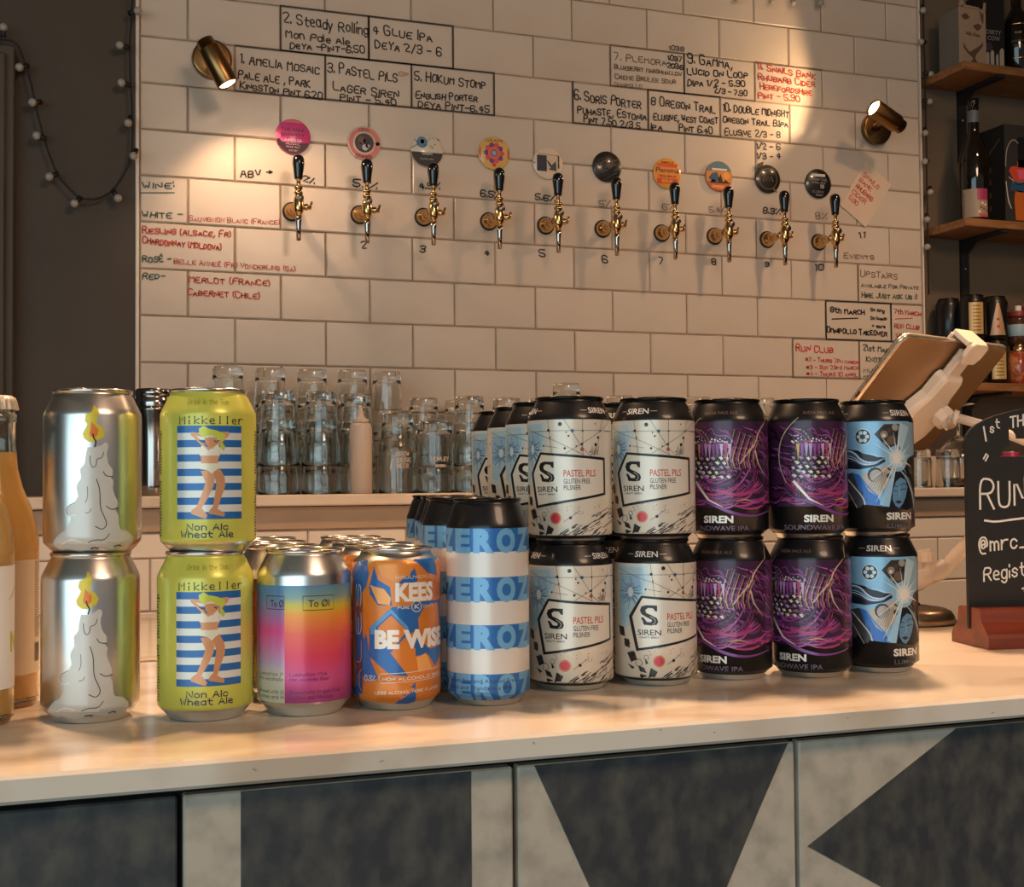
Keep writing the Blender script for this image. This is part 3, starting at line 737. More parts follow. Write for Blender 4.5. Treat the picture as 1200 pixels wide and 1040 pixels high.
# ------------------------------------------------------------------ tap badges
BADGES = [(326, 1980), (487, 1979), (634, 1974), (797, 1981), (932, 1968), (1086, 1971), (1247, 1967), (1391, 1971), (1531, 1974), (1680, 1973)]
def badge(i, r, lab, rim, art):
    x, z = BADGES[i]
    t = thing('tap_badge', lab, 'badge', (x/1000, -.001, z/1000), 0, 'round badges above the taps')
    MY = Matrix(((1, 0, 0, 0), (0, 0, -1, 0), (0, 1, 0, 0), (0, 0, 0, 1)))
    R = r/1000
    part('disc', G().lathe([(.0005, 0), (R-.001, 0), (R, .001), (R, .004), (R-.001, .005), (.0005, .005)], 48, 0, MY), mat('badge_' + rim, rim, .3, coat=.4), t)
    link('print', lay('print', art, Matrix(((1, 0, 0, 0), (0, 0, -1, -.0051), (0, 1, 0, 0), (0, 0, 0, 1))), .001), t)
def cseg(r, a0, a1, n=16): return [(r*math.cos(rad(a0 + (a1-a0)*i/n)), r*math.sin(rad(a0 + (a1-a0)*i/n))) for i in range(n+1)]
A = Art(); A.poly(cseg(38, 200, 340), '3a2226').layer(); A.poly(cseg(37.5, 55, 125), 'e2606a')
A.layer().poly([(-37, -8), (-30, -6), (-24, -14), (-20, -22), (-33, -22)], '3a2226')
A.text('THE PARK', -26, 11, 26, 19, '3f1638', .02).text('BREWERY', -26, 0, 26, 8, '3f1638', .02).line([(-26, -3), (26, -3)], 1, '8a2a6a')
A.text('AMELIA', -20, -12, 20, -5, 'f4c8d8', .01).text('MOSAIC', -16, -19, 16, -14, 'f0b8cc').text('PALE ALE', -15, -25, 15, -21, 'f0b8cc').text('4.2% ABV', -10, -33, 10, -29, 'd8c0c0')
badge(0, 39, 'pink round badge with dark lettering, below the left wall lamp', 'd84a86', A)
A = Art(); A.ring(0, 0, 31, 9, 'd8746a', 28); A.layer().disc(0, 0, 22, '3a2c34').layer()
A.disc(-6, 6, 9, '6a4a30').disc(6, 4, 8, '24202c').disc(2, -10, 7, 'c8beb8').disc(8, -6, 5, 'b89aa0').disc(-10, -6, 6, '4e3a52')
A.text('DEYA', -12, 26, 12, 34, '8c2c36', .02).hand('Steady', -20, -34, 18, 8, 2, '9a3238')
badge(1, 38, 'cream and pink round badge with a dark round picture', 'dcc0aa', A)
A = Art(); A.poly(cseg(38, 187, 353), '1d2024'); A.layer().disc(-12, 18, 13, '4d7c96').disc(-11, 20, 5, 'a8c4cc')
for k in range(16): A.disc(random.uniform(-26, 30), random.uniform(2, 30), random.uniform(.8, 2), '7a6450', n=8)
A.line([(-36, 4), (-20, 14), (-30, 24)], 2, '4a4a50').text('SIREN', -12, -10, 12, -4, 'ccc0b0', .02).text('PASTEL PILS', -16, -22, 16, -18, 'b8aa9a')
badge(2, 38, 'round badge, cream speckled top and black lower half', 'd8ccb8', A)
A = Art(); A.poly(cseg(37, 155, 205), 'b8323c').poly(cseg(37, -25, 25), 'b8323c').layer()
for k in range(10): A.disc(19*math.cos(k*.628), 19*math.sin(k*.628), 6.5, '6a3a78' if k % 2 else 'cf4a58', n=10)
A.layer().disc(0, 0, 15, 'd86a3a').layer().disc(0, 0, 9, '9a4a8a').layer().disc(0, 0, 5, '7ab0b4').text('GRAPE', -22, 26, 22, 33, '7a3a30').disc(0, -28, 5, 'c03a3a')
badge(3, 39, 'round badge with red sides and purple flower pattern', 'dcae62', A)
A = Art(); A.rect(-26, -22, 26, 22, 'cdb49c').layer().rect(-28, -20, -3, 18, '222c3c').poly([(2, -16), (10, -4), (20, 6), (22, -18)], '42464a').poly([(-4, 8), (4, 2), (12, -8), (4, -8)], '3a3a40').line([(-26, 22), (26, 19)], 1, '6a5a50')
A.layer(); A.line([(27, 18), (27, 4)], 4, '3a3432').line([(27, 0), (27, -10)], 4, '3a3432').line([(-36, -1), (-33, -1)], 2, '3a2a22')
badge(4, 38, 'cream round badge with a dark blue square picture', 'dcc8b0', A)
A = Art()
for k in range(26):
    a = random.uniform(0, 6.28); r_ = random.uniform(0, 26); x, y = r_*math.cos(a), r_*math.sin(a); A.line([(x-6, y-3), (x, y+2), (x+7, y+4)], .8, random.choice(['6a6058', '585450', '7c7064']), 1)
badge(5, 37.5, 'black round badge with fine grey scribble', '23211f', A)
A = Art(); A.rect(-34, -13, 34, 15, 'e08a34').rect(-28, 15, 28, 24, 'd8552c').rect(-28, -26, 28, -13, 'c8442c').layer(); A.text('Pleroma', -31, 2, 31, 14, '2c3038', .02).hand('CREME BRULEE', -24, -10, 24, 5, 1.4, 'b03424').hand('SOUR', -14, -22, 14, 6, 1.6, 'e0a048').hand('OMNIPOLLO', -16, 24, 16, 5, 1.4, '9a3020')
badge(6, 37.5, 'orange and yellow round badge with a dark name across it', 'e0a038', A)
A = Art(); A.poly(cseg(37, 20, 160), '5a7480').rect(-35, -14, 35, 13, 'c8803c').layer(); A.rect(-20, 14, 22, 19, 'd8d2c4').poly([(-30, -6), (-20, 6), (-6, 10), (2, -10), (-20, -16)], '30526a').disc(20, 2, 9, 'e09a3c').poly([(-6, -18), (4, 6), (12, -18)], '2c241e').poly([(-28, -18), (-16, -8), (-2, -18)], '2c241e').poly([(8, -18), (18, -8), (30, -18)], '3a2a20')
A.poly(cseg(37, 215, 325), 'c8542c').layer().hand('OREGON', -20, -30, 20, 6, 1.6, 'e8b070')
badge(7, 37.5, 'round badge, blue sky over an orange landscape', 'c87040', A)
A = Art(); A.ring(0, 0, 26, 1.4, '7a6a58', 28).line([(-14, -6), (-10, 6), (-5, -6), (0, 6), (5, -6), (10, 6), (14, -6)], 1.8, '8a7864').poly([(-34, 22), (-30, 36), (-12, 44), (-16, 30)], '3a332c').line([(16, -24), (24, -32)], 4, '6a5c4c')
badge(8, 36, 'dark brown round badge with thin ring and zigzag, tab at its corner', '2e2822', A)
A = Art(); A.rect(-20, 18, 20, 25, 'cfc8bc').hand('OREGON TRAIL', -26, 8, 26, 6, 1.2, '8a8278').hand('IMPERIAL BEER', -20, 0, 20, 4, 1, '8a8278').rect(5, -12, 17, -2, '8c8478').hand('ELUSIVE', -18, -24, 14, 5, 1.2, '7a7268').hand('BREW', -8, -32, 12, 4, 1.2, '8a8278')
badge(9, 38, 'black round badge with a white bar near its top', '1f1f20', A)

# ------------------------------------------------------------------ wall lamps
def wall_lamp(lab, base, d, ctr, Lb, Lf):
    t = thing('wall_lamp', lab, 'lamp', (base[0], -.0005, base[1]), 0, 'brass spot lamps on the tiled wall')
    MY = Matrix(((1, 0, 0, 0), (0, 0, -1, 0), (0, 1, 0, 0), (0, 0, 0, 1)))
    part('base_plate', G().lathe([(.0005, 0), (.0425, 0), (.0425, .012), (.0415, .0145), (.038, .0155), (.0005, .016)], 48, 0, MY), M_brass, t)
    c0 = Vector(ctr) - Vector((base[0], -.0005, base[1])); d = Vector(d).normalized()
    part('arm', G().tube([(0, -.014, 0), (c0.x*.5, -.04, c0.z*.5), tuple(c0)], .007, 12), M_brass, t)
    q = d.to_track_quat('Z', 'Y').to_matrix().to_4x4(); Mx = Matrix.Translation(c0) @ q
    part('shade', G().lathe([(.0005, -Lb), (.017, -Lb), (.018, -Lb+.001), (.018, -Lb+.018), (.0222, -Lb+.019), (.0228, -Lb+.021), (.0228, Lf-.001), (.0222, Lf), (.0208, Lf), (.0208, Lf-.012), (.0005, Lf-.013)], 40, 0, Mx), M_brass, t)
    part('bulb', G().lathe([(.0005, Lf-.011), (.0200, Lf-.011), (.0200, Lf-.007), (.016, Lf-.0015), (.008, Lf+.001), (.0005, Lf+.0015)], 32, 0, Mx), M_lamp, t, 'glowing lamp face')
    return t
dl = Vector((.060, -.012, -.118))
wall_lamp('brass wall lamp pointing down, at the upper left of the tiles', (.150, 2.133), dl, (.1445, -.130, 2.088), .052, .052)
dr = Vector((-.095, -.012, .040))
wall_lamp('brass wall lamp tipped up to the left, right of the written prices', (1.858, 2.130), dr, (1.806, -.125, 2.124), .052, .050)

# ------------------------------------------------------------------ cans
# outline of a 330 ml can, radius and height in mm; bands: 0 bare metal, 1 printed
def can_prof(R=33.0, H=115.0, wall0=10.5, shoulder=17.0):
    k = R/33
    return [(.1*k, 3.2), (19*k, 1.2), (22.6*k, .0), (24.2*k, 0), (25.2*k, 1.0), (26.6*k, 3.0), (30.5*k, 7.0), (32.4*k, wall0-1.6), (33*k, wall0+1.2),
            (33*k, H-shoulder-1.5), (32.6*k, H-shoulder+.6), (31.2*k, H-shoulder+3.6), (27.9*k, H-6.5), (26.6*k, H-4.2), (25.9*k, H-3.0), (26.0*k, H-2.3)]
def can_lid(g, R, H, M=None):
    k = R/33
    g.lathe([((a*k)/1000, (H+b)/1000) for a, b in ((25.9, -3.1), (26.9, -2.4), (27.2, -1.2), (26.9, -.2), (26.2, 0), (25.5, -.4), (25.0, -2.0), (24.2, -6.3), (23.2, -7.0), (22.4, -5.6), (21.5, -5.2), (.1, -5.2))], 64)
    return g
def ringpull(H):
    g = G(); z = (H-5.0)/1000
    o = [(4+10*math.cos(a)*.95, 7.2*math.sin(a)) for a in [2*PI*i/20 for i in range(20)]]
    i_ = [(7+5*math.cos(a), 4.2*math.sin(a)) for a in [2*PI*i/20 for i in range(20)]]
    vs = [(x/1000, y/1000, z+.0016) for x, y in o] + [(x/1000, y/1000, z+.0016) for x, y in i_] + [(x/1000, y/1000, z+.0004) for x, y in o]
    fs = [(k, (k+1) % 20, 20+(k+1) % 20, 20+k) for k in range(20)] + [(40+k, 40+(k+1) % 20, (k+1) % 20, k) for k in range(20)]
    g.add(vs, fs); g.lathe([(.0028, z), (.0028, z+.0022), (.0001, z+.0024)], 12)
    return g
def make_can(name, label, group, R, H, bands, art, neck=None, lidmat=None, base_mat=None, body_mat=None, wall0=10.5, shoulder=17.0):
    """bands: [(z_from, hex colour or None for bare metal)] upwards"""
    t = thing(name, label, 'can', (0, 0, 0), 0, group)
    prof = can_prof(R, H, wall0, shoulder)
    zs = sorted(set([z for r, z in prof[4:]] + [b[0] for b in bands if b[0] > 1]))
    def rz(z):
        for (r0, z0), (r1, z1) in zip(prof[4:-1], prof[5:]):
            if z <= z1: return r0 + (r1-r0)*(z-z0)/(z1-z0)
        return prof[-1][0]
    pr = [(r/1000, z/1000, 0) for r, z in prof[:4]]; cols = [(1., 1., 1.)] * 4
    for z in zs:
        col = None
        for b in bands:
            if z >= b[0] - 1e-6: col = b[1]
        pr.append((rz(z)/1000, z/1000, 1 if col else 0)); cols.append(lin(col) if col else (1., 1., 1.))
    g = G()
    o = 0
    for i in range(len(pr)-1):
        g2 = [pr[i][:2], pr[i+1][:2]]
        g.lathe(g2, 96, pr[i][2]); 
        for q in range(96): g.c[-1-q] = cols[i]
    # weld the bands so that shading runs smoothly over them
    g = weld_lathe(pr, cols)
    part('body', g, [base_mat or M_alu, body_mat or M_paint], t)
    part('lid', can_lid(G(), R, H), lidmat or M_lid, t)
    part('ring_pull', ringpull(H), lidmat or M_lid, t)
    P = [(r, z) for r, z in prof[4:]]
    vb = [z for r, z in prof[5:-1]]
    if art is not None: link('printed_design', wrap('printed_design', art, R, P, vb=vb), t)
    for nk in (neck or []): link('neck_print', wrap('neck_print', nk, R, P, vb=vb), t)
    return t
def weld_lathe(pr, cols, n=96):
    g = G()
    for p in pr:
        for k in range(n): g.v.append((p[0]*math.cos(2*PI*k/n), p[0]*math.sin(2*PI*k/n), p[1]))
    for i in range(len(pr)-1):
        for k in range(n):
            k2 = (k+1) % n
            g.f.append([i*n+k, i*n+k2, (i+1)*n+k2, (i+1)*n+k]); g.m.append(pr[i][2]); g.s.append(True); g.c.append(cols[i])
    return g
def zc(cx, Rz, ybot, k, R=33.0):
    """zoomed-picture coordinates on a can front -> (arc mm, height mm)"""
    return lambda x, y: (R*math.asin(max(-.995, min(.995, (x-cx)/Rz))), (ybot-y)/k)
def mp(f, pts): return [f(*p) for p in pts]

# --- silver can with a candle
f = zc(375, 283, 985, 7.96)
A = Art()
A.poly(mp(f, [(155,935),(160,895),(190,860),(225,840),(245,805),(255,775),(235,755),(230,725),(245,705),(275,690),(295,655),(285,610),(290,590),(310,560),(305,510),(330,480),(335,440),(345,392),(385,395),(425,380),(440,368),(456,370),(462,390),(450,430),(460,480),(485,515),(485,545),(475,555),(490,575),(485,620),(500,660),(515,690),(512,715),(500,728),(518,760),(520,810),(530,840),(570,850),(605,890),(605,925),(570,945),(530,930),(500,948),(440,935),(400,930),(350,940),(300,955),(250,945),(210,935),(185,950)]), 'cbc9c2')
A.layer()
for l, w_, c in (([(360,440),(360,480),(375,505),(395,490),(395,455),(425,452),(435,420)], .55, '55524e'), ([(395,565),(415,620),(415,720),(440,770),(455,810),(430,840),(390,820)], .6, '3c3936'), ([(433,525),(445,548),(485,552)], .6, '4a4744'),
    ([(450,712),(480,732),(515,722)], .6, '3c3936'), ([(345,605),(348,660),(335,690)], .5, '77736c'), ([(365,725),(355,745),(335,745)], .5, '6a665f'), ([(350,905),(390,890),(440,895),(468,860)], .55, '4a4744'), ([(365,938),(385,932),(410,938)], .9, '3a3734'), ([(505,930),(525,922),(545,930)], .9, '3a3734'),
    ([(200,915),(250,885),(310,900)], .6, 'e8e8e6'), ([(225,740),(240,768),(280,755)], .6, 'e0e0de'), ([(236,752),(229,725),(245,704),(276,690)], .45, '7a7670')):
    A.line(mp(f, l), w_, c, 2)
A.poly(mp(f, [(380,162),(370,200),(335,215),(330,250),(345,270),(318,318),(325,345),(350,362),(380,365),(430,340),(442,310),(425,283),(395,265),(400,235),(410,203),(395,180)]), 'd8c23c')
A.layer().poly(mp(f, [(368,255),(362,290),(355,320),(362,335),(385,342),(402,325),(405,295),(385,275)]), 'e07a30')
A.layer().line(mp(f, [(375,322),(380,345),(394,362),(385,390)]), .9, '2a2018', 2)
candle = make_can('beer_can', 'upper silver can with a melting candle, left end of the row', 'silver candle cans', 33, 115, [(0, None)], A)
# --- yellow-green can with a striped towel
f = zc(350, 263, 990, 7.98)
A = Art()
for i in range(13): A.rect(*f(186, 790 - i*39), *f(526, 790 - (i+1)*39), '2a68a8' if i % 2 == 0 else 'd9dbd2')
A.layer()
SK = 'd39a70'
A.poly(mp(f, [(310,530),(375,520),(385,560),(378,610),(345,680),(315,730),(345,770),(335,788),(258,760),(262,740),(290,720),(320,640),(335,590)]), SK)
A.poly(mp(f, [(375,525),(408,512),(435,560),(440,610),(415,680),(398,735),(438,760),(432,778),(352,760),(355,742),(375,720),(385,650),(392,600)]), 'c98e64')
A.poly(mp(f, [(308,440),(410,445),(400,470),(402,495),(312,490),(312,468)]), SK)
A.poly(mp(f, [(318,395),(255,330),(262,318),(310,325),(318,345),(285,338),(330,385),(335,410)]), SK)
A.poly(mp(f, [(400,400),(455,340),(462,325),(455,316),(405,318),(400,335),(435,338),(392,378),(390,400)]), SK)
A.poly(mp(f, [(318,385),(345,400),(380,395),(405,388),(412,445),(308,445)]), SK)
A.layer().poly(mp(f, [(314,388),(330,402),(350,418),(372,402),(398,385),(405,390),(410,446),(304,446)]), 'e6dcc8')
A.poly(mp(f, [(300,488),(410,488),(412,510),(385,528),(368,545),(345,525),(305,518)]), 'e2dcc4')
A.poly(mp(f, [(330,350),(365,345),(398,352),(392,385),(375,410),(355,405),(335,380)]), 'cf9264')
A.layer().poly(mp(f, [(300,300),(325,284),(350,300),(395,310),(435,330),(440,352),(420,368),(398,355),(370,335),(345,340),(325,348),(303,330)]), 'c4cc48').poly(mp(f, [(418,366),(440,400),(430,422),(410,400)]), 'bcc444')
A.line(mp(f, [(303,362),(318,374),(330,370)]), .7, '3c3c34').line(mp(f, [(382,366),(394,374)]), .7, '3c3c34')
a, b = f(196, 272); c_, _ = f(522, 272); A.hand('Mikkeller', a, b, c_, 4.9, .62, '2e3038', sm=0, mono=5.4, serif=.55)
a, b = f(238, 848); c_, _ = f(452, 848); A.hand('Non Alc', a, b, c_, 4.0, .75, '2b2a50', sm=0, serif=.42)
a, b = f(208, 888); c_, _ = f(478, 888); A.hand('Wheat Ale', a, b, c_, 4.0, .75, '2b2a50', sm=0, serif=.42)
a, b = f(232, 166); c_, _ = f(470, 166); A.hand('Drink in the Sun', a, b, c_, 3.4, .35, '9a9434', serif=.3)
for sgn in (-1, 1):
    for k in range(36):
        y = 13 + k*2.05; 
        if 50 < y < 56: continue
        A.rect(sgn*44 - 1.6 - random.uniform(0, 2), y, sgn*44 + 1.6 + random.uniform(0, 2), y + random.uniform(.7, 1.3), '2e3a34')
mik = make_can('beer_can', 'upper yellow-green can with a sunbather on a striped towel', 'yellow-green wheat ale cans', 33, 115, [(0, None), (8.9, 'cccb58'), (112, None)], A)
# --- silver can with a pink and orange gradient
f = zc(307, 250, 1000, 8.0)
A = Art()
def gradcol(A, x0, x1, stops):
    for (y0, c0), (y1, c1) in zip(stops[:-1], stops[1:]):
        A.quad([(x0, y1), (x1, y1), (x1, y0), (x0, y0)], c1, c0)
xa, _ = f(205, 0); xb, _ = f(522, 0)
y_ = lambda v: (1000-v)/8.0
gradcol(A, xa, 52, [(y_(272), '5a86a4'), (y_(340), '7c9a90'), (y_(385), 'c8b83c'), (y_(440), 'e8933a'), (y_(540), 'e0604c'), (y_(660), 'd6405e'), (y_(780), 'c24a86'), (y_(915), 'a0407c')])
gradcol(A, -60, xa, [(y_(272), '4f86ae'), (y_(350), '6a86a8'), (y_(430), '9a78a8'), (y_(520), 'd8508c'), (y_(600), 'd070a8'), (y_(700), 'b8a0c0'), (y_(760), 'c2beb4'), (y_(915), 'c8ccb0')])
gradcol(A, 52, 104, [(y_(272), '5a4038'), (y_(400), 'a04038'), (y_(640), '7c4a2c'), (y_(800), 'a89c50'), (y_(915), '6a5a40')])
gradcol(A, -104, -60, [(y_(272), '2a2a2e'), (y_(915), '242226')])
A.layer()
def boxed(x0, y0, x1, y1):
    p = mp(f, [(x0, y0), (x1, y0), (x1, y1), (x0, y1), (x0, y0)]); A.line(p, .5, '262430')
boxed(300, 330, 458, 408); boxed(114, 330, 204, 402)
a = f(328, 390); b = f(436, 350); A.text('To Øl', a[0], a[1], b[0], b[1], '262430', .012)
a = f(134, 390); b = f(202, 350); A.text('To Ø', a[0], a[1], b[0], b[1], '262430', .012)
for i, (s_, y0) in enumerate((('Lumination Pink', 768), ('Non Alcoholic Beer', 795), ('Brewed with Dragon Fruit', 865), ('Lychee and Hibiscus', 893))):
    a = f(232, y0); A.hand(s_, a[0], a[1], a[0] + (26, 28, 37, 30)[i], 2.3, .34, '5a2454')
    a = f(80, y0); A.hand(s_[:(12, 13, 13, 12)[i]], a[0]-2, a[1], xa - 1, 2.3, .34, '3c3a38')
for k in range(14): A.rect(-92, 20 + k*4.6, -70, 22 + k*4.6, 'b8b0a4')
A.ring(-72, 62, 6, 1, 'c8c0b4')
tool = make_can('beer_can', 'silver-shouldered can with a pink and orange fading label', 'pink and orange labelled cans', 33, 115, [(0, None)], A)
# --- orange and blue can
f = zc(791, 229, 985, 7.8, 32.0)
A = Art(); BL, LB, OR, LO = '2a62a4', '5a96c4', 'd87c2e', 'eba458'
A.poly(mp(f, [(565,230),(600,160),(640,155),(655,230),(640,300),(600,370)]), '3c6aa6').poly(mp(f, [(655,300),(680,190),(700,260),(760,300),(770,400),(700,400),(660,340)]), BL)
A.poly(mp(f, [(885,150),(990,150),(1000,250),(950,230)]), BL).poly(mp(f, [(680,155),(885,155),(860,240),(790,275),(720,240)]), 'e08a38').poly(mp(f, [(885,200),(900,270),(860,290),(800,280)]), BL)
A.poly(mp(f, [(880,385),(1016,385),(1016,690),(880,680)]), '2c62a0')
A.layer().poly(mp(f, [(660,290),(730,310),(765,360),(758,400),(700,390)]), LO).poly(mp(f, [(905,300),(960,260),(1010,290),(1010,360),(940,370)]), 'c8702a')
A.poly(mp(f, [(640,560),(660,700),(700,800),(640,820),(600,760),(610,640)]), '3a6cac')
A.poly(mp(f, [(655,530),(770,410),(860,400),(905,470),(890,540),(830,580),(760,660),(850,790),(760,780),(655,680)]), BL)
A.layer().poly(mp(f, [(660,520),(765,420),(850,520),(850,545),(765,445),(690,520),(690,560),(660,560)]), LB)
A.poly(mp(f, [(700,520),(765,455),(845,540),(770,640),(700,600)]), OR)
A.poly(mp(f, [(900,480),(935,410),(1000,400),(1015,640),(960,650),(910,600)]), 'c8742c')
A.poly(mp(f, [(775,675),(830,610),(885,640),(890,770),(860,775)]), OR).poly(mp(f, [(890,640),(1000,655),(950,670),(895,665)]), BL).poly(mp(f, [(890,690),(940,670),(970,760),(900,768)]), LO)
A.poly(mp(f, [(1000,660),(1012,700),(985,750),(950,680)]), BL)
A.poly(mp(f, [(600,880),(640,820),(770,820),(885,860),(780,940),(610,930)]), 'dd8232').poly(mp(f, [(780,940),(885,825),(890,935),(850,945)]), BL).poly(mp(f, [(565,860),(600,870),(600,925),(570,900)]), BL)
A.poly(mp(f, [(620,560),(655,700),(620,760),(600,640)]), '3f70ac')
for s0 in (60, 90, -62):
    A.disc(s0, 80, 9, BL).disc(s0, 40, 10, LB).poly([(s0-12, 60), (s0, 48), (s0+12, 60), (s0, 72)], BL)
A.layer()
def tf(t_, x0, y0, x1, y1, col, bold=0, asc=0):
    a = f(x0, y1); b = f(x1, y0); A.text(t_, a[0], a[1], b[0], b[1], col, bold); return A
tf('KEES', 787, 278, 975, 375, 'e9dfd2', .05); tf('BE WISE', 682, 536, 1016, 632, 'e9dfd2', .055)
a = f(790, 255); A.hand('BROUWERIJ', a[0], a[1], f(960, 0)[0], 2.0, .38, 'd8c8b4')
p = [(700,797),(712,775),(1012,758),(1012,810),(712,825),(700,797)]; A.line(mp(f, p), .4, 'e0d4c4')
a = f(722, 812); A.hand('NON ALCOHOLIC BREW', a[0], a[1], f(1010, 0)[0], 2.0, .45, 'e4d8c8', y1=a[1]+1.2)
a = f(632, 815); A.hand('0.3%', a[0], a[1], f(682, 0)[0], 3.6, .6, 'e4d8c8')
a = f(682, 888); A.hand('LESS ALCOHOL MORE FLAVOUR', a[0], a[1], f(1000, 0)[0], 1.9, .4, 'e4d8c8', y1=a[1]+1.8)
a = f(800, 420); A.hand('PURE', a[0], a[1], f(858, 0)[0], 1.9, .4, 'd8ccc0'); a = f(925, 418); A.hand('CRAFT', a[0], a[1], f(975, 0)[0], 1.9, .4, 'b8b0b4')
A.disc(*f(893, 410), 3.6, '2f5c98').layer().ring(*f(893, 410), 3.7, .5, 'dcd2c8').hand('K', f(884, 0)[0], f(0, 421)[1], f(903, 0)[0], 2.8, .6, 'e4dcd2')
A.rect(-36.5, 12, -27, 92, '2f5f9c').poly([(-36, 30), (-27, 40), (-27, 22)], 'c8742c').poly([(-36, 72), (-27, 60), (-27, 84)], 'd07a2e')
A.layer()
for i, ch in enumerate('SELA'):
    zt = 90 - i*20
    for l in strokes(ch, 11, 15, sm=1):
        A.line([(-35 + (11-q[1])*.62, zt - 16 + q[0]) for q in l], .55, 'e8a060' if i > 1 else 'd8dce0')
kees = make_can('beer_can', 'orange can with blue geometric shapes and white lettering', 'orange and blue patterned cans', 32, 115, [(0, None), (6.5, 'd67c30'), (104.5, None)], A, shoulder=12)
# --- tall blue and white banded can
A = Art(); Rz = 30.5
bands = []
zz = lambda v: (1000-v)/6.33
blues = [(zz(297), zz(190)), (zz(520), zz(412)), (zz(735), zz(628)), (zz(966), zz(850))]
for zb, (lo, hi) in enumerate(blues):
    for k in range(-6, 6):
        ch = 'ZERO'[(k+1) % 4]; cx = Rz*rad(-68 + 31.5*(k+1)); hw = 7.7 if ch != 'E' else 6.8
        A.text(ch, cx-hw, lo+.4, cx+hw, hi-.4, '6fa8d0', .06)
A.layer().text('Gluten free and Alcohol Free', -34, 17.5, 22, 20.6, '22405c').text('Citra and Mandarina IPA', -34, 12.5, 18, 15.6, '22405c')
zb = [(0, None), (zz(970), '101214'), (zz(966), '2d6cb2'), (zz(850), 'd8d2ca'), (zz(735), '2d6cb2'), (zz(628), 'd8d2ca'), (zz(520), '2d6cb2'), (zz(412), 'd8d2ca'), (zz(297), '2d6cb2'), (zz(190), '17171a')]
zero = make_can('tall_beer_can', 'nearest tall can banded blue and white under a black shoulder', 'tall blue and white banded cans', Rz, 149.5, zb, A, lidmat=M_lidb, wall0=9.5, shoulder=19.5)
# --- cream can, black shoulder
f = zc(406, 279, 1006, 8.2)
A = Art(); random.seed(21)
lo, hi = 4.4+2.6, 96.2
A.poly(mp(f, [(130,225),(250,225),(262,330),(235,420),(150,640),(130,600)]), 'bccace').poly([(42, 46), (52, 42), (54, 70), (43, 68)], 'a9b6bc').layer().poly(mp(f, [(130,240),(225,240),(238,330),(205,430),(145,600),(130,580)]), 'a6c0cc').poly([(45, 50), (52, 46), (54, 66), (46, 64)], '8aa2b0').layer().poly(mp(f, [(130,300),(205,290),(220,380),(180,450),(130,480)]), '90b2c8')
A.layer()
cxy = f(165, 400)
for k in range(26):
    a = 2*PI*k/26 + random.uniform(-.1, .1); l = random.uniform(6, 13)
    p0 = (cxy[0]+3*math.cos(a), cxy[1]+4*math.sin(a)); p1 = (cxy[0]+l*math.cos(a), cxy[1]+l*math.sin(a)*1.05)
    A.line([p0, ((p0[0]+p1[0])/2+random.uniform(-1, 1), (p0[1]+p1[1])/2), p1], .42, '27486c')
A.disc(*cxy, 2.6, 'c4d0d4', 4)
DK = '2b2624'
for a_, b_ in (((130,288),(685,285)), ((265,215),(290,425)), ((130,250),(300,345)), ((300,345),(500,440)), ((370,215),(490,395)), ((492,215),(492,440)), ((665,225),(380,430)), ((620,215),(600,300)), ((640,290),(690,285)), ((600,330),(560,460)), ((490,400),(560,460)), ((250,380),(330,395))):
    A.line(mp(f, [a_, b_]), .3, '4c4540')
for x, y, r_ in ((270,283,1.2),(425,288,1.4),(492,288,.7),(487,372,1.0),(592,330,1.1),(487,405,1.5),(400,320,.8),(375,398,1.0),(450,385,.6),(345,245,1.6),(575,375,1.3),(575,243,.6),(238,380,.8),(608,288,.6),(280,328,.7),(540,420,.6),(385,297,.6)):
    A.disc(*f(x, y), r_, {425: '3a5a74', 487: 'b0583a' if y == 405 else DK}.get(x, DK), n=9)
for k in range(7):
    x = 545 + k*7; A.line(mp(f, [(x, 440), (x+8, 385 + 12*(k % 3))]), .35, '4c4540')
for k in range(70):
    x = random.uniform(330, 670); y = 950 - random.uniform(0, 190)*((x-300)/380)
    if y < 745: continue
    l = random.uniform(16, 44); A.line(mp(f, [(x, y), (x+l, y-l*.62)]), .5, DK)
for q in ([(140,700),(158,705),(160,760),(142,750)], [(150,790),(178,780),(192,830),(165,850)], [(196,870),(225,880),(240,915),(205,905)], [(262,880),(302,905),(275,958),(248,945)], [(205,920),(240,930),(238,958),(205,950)], [(128,620),(140,630),(143,690),(130,680)], [(150,860),(180,880),(170,895)], [(230,820),(250,850),(235,860)]):
    A.poly(mp(f, q), DK)
for x, y in ((150,730),(170,800),(200,850)): A.ring(*f(x, y), 3.0, .45, '4a4440', 6)
for k in range(40): A.disc(*f(random.uniform(250, 640), random.uniform(745, 830)), random.uniform(.2, .5), '5a524c', n=5)
A.ring(*f(238, 815), 1.9, .35, DK, 12).disc(*f(312, 838), 4.6, 'c87a38').layer().disc(*f(312, 838), 3.5, 'c4324a')
A.line(mp(f, [(365,860),(470,790)]), .3, DK).disc(*f(408, 835), 1.3, DK, n=7)
for k in range(60):   # round the far side as well
    x = random.choice([random.uniform(-103, -52), random.uniform(54, 103)]); y = random.uniform(9, 92); A.line([(x, y), (x+3, y+2)], .5, DK)
A.layer().poly(mp(f, [(215,420),(634,458),(636,692),(188,776),(158,556)]), '1d1b1c').layer().poly(mp(f, [(222,436),(622,474),(624,680),(200,757),(172,558)]), 'dcd3c4')
A.layer()
S_ = mp(f, [(303,482),(303,520),(292,520),(278,500),(250,498),(236,512),(240,530),(270,545),(300,562),(309,585),(300,605),(270,610),(226,606),(222,585),(212,560),(226,560),(244,588),(268,588),(272,575),(240,556),(216,540),(208,515),(216,490),(240,480)])
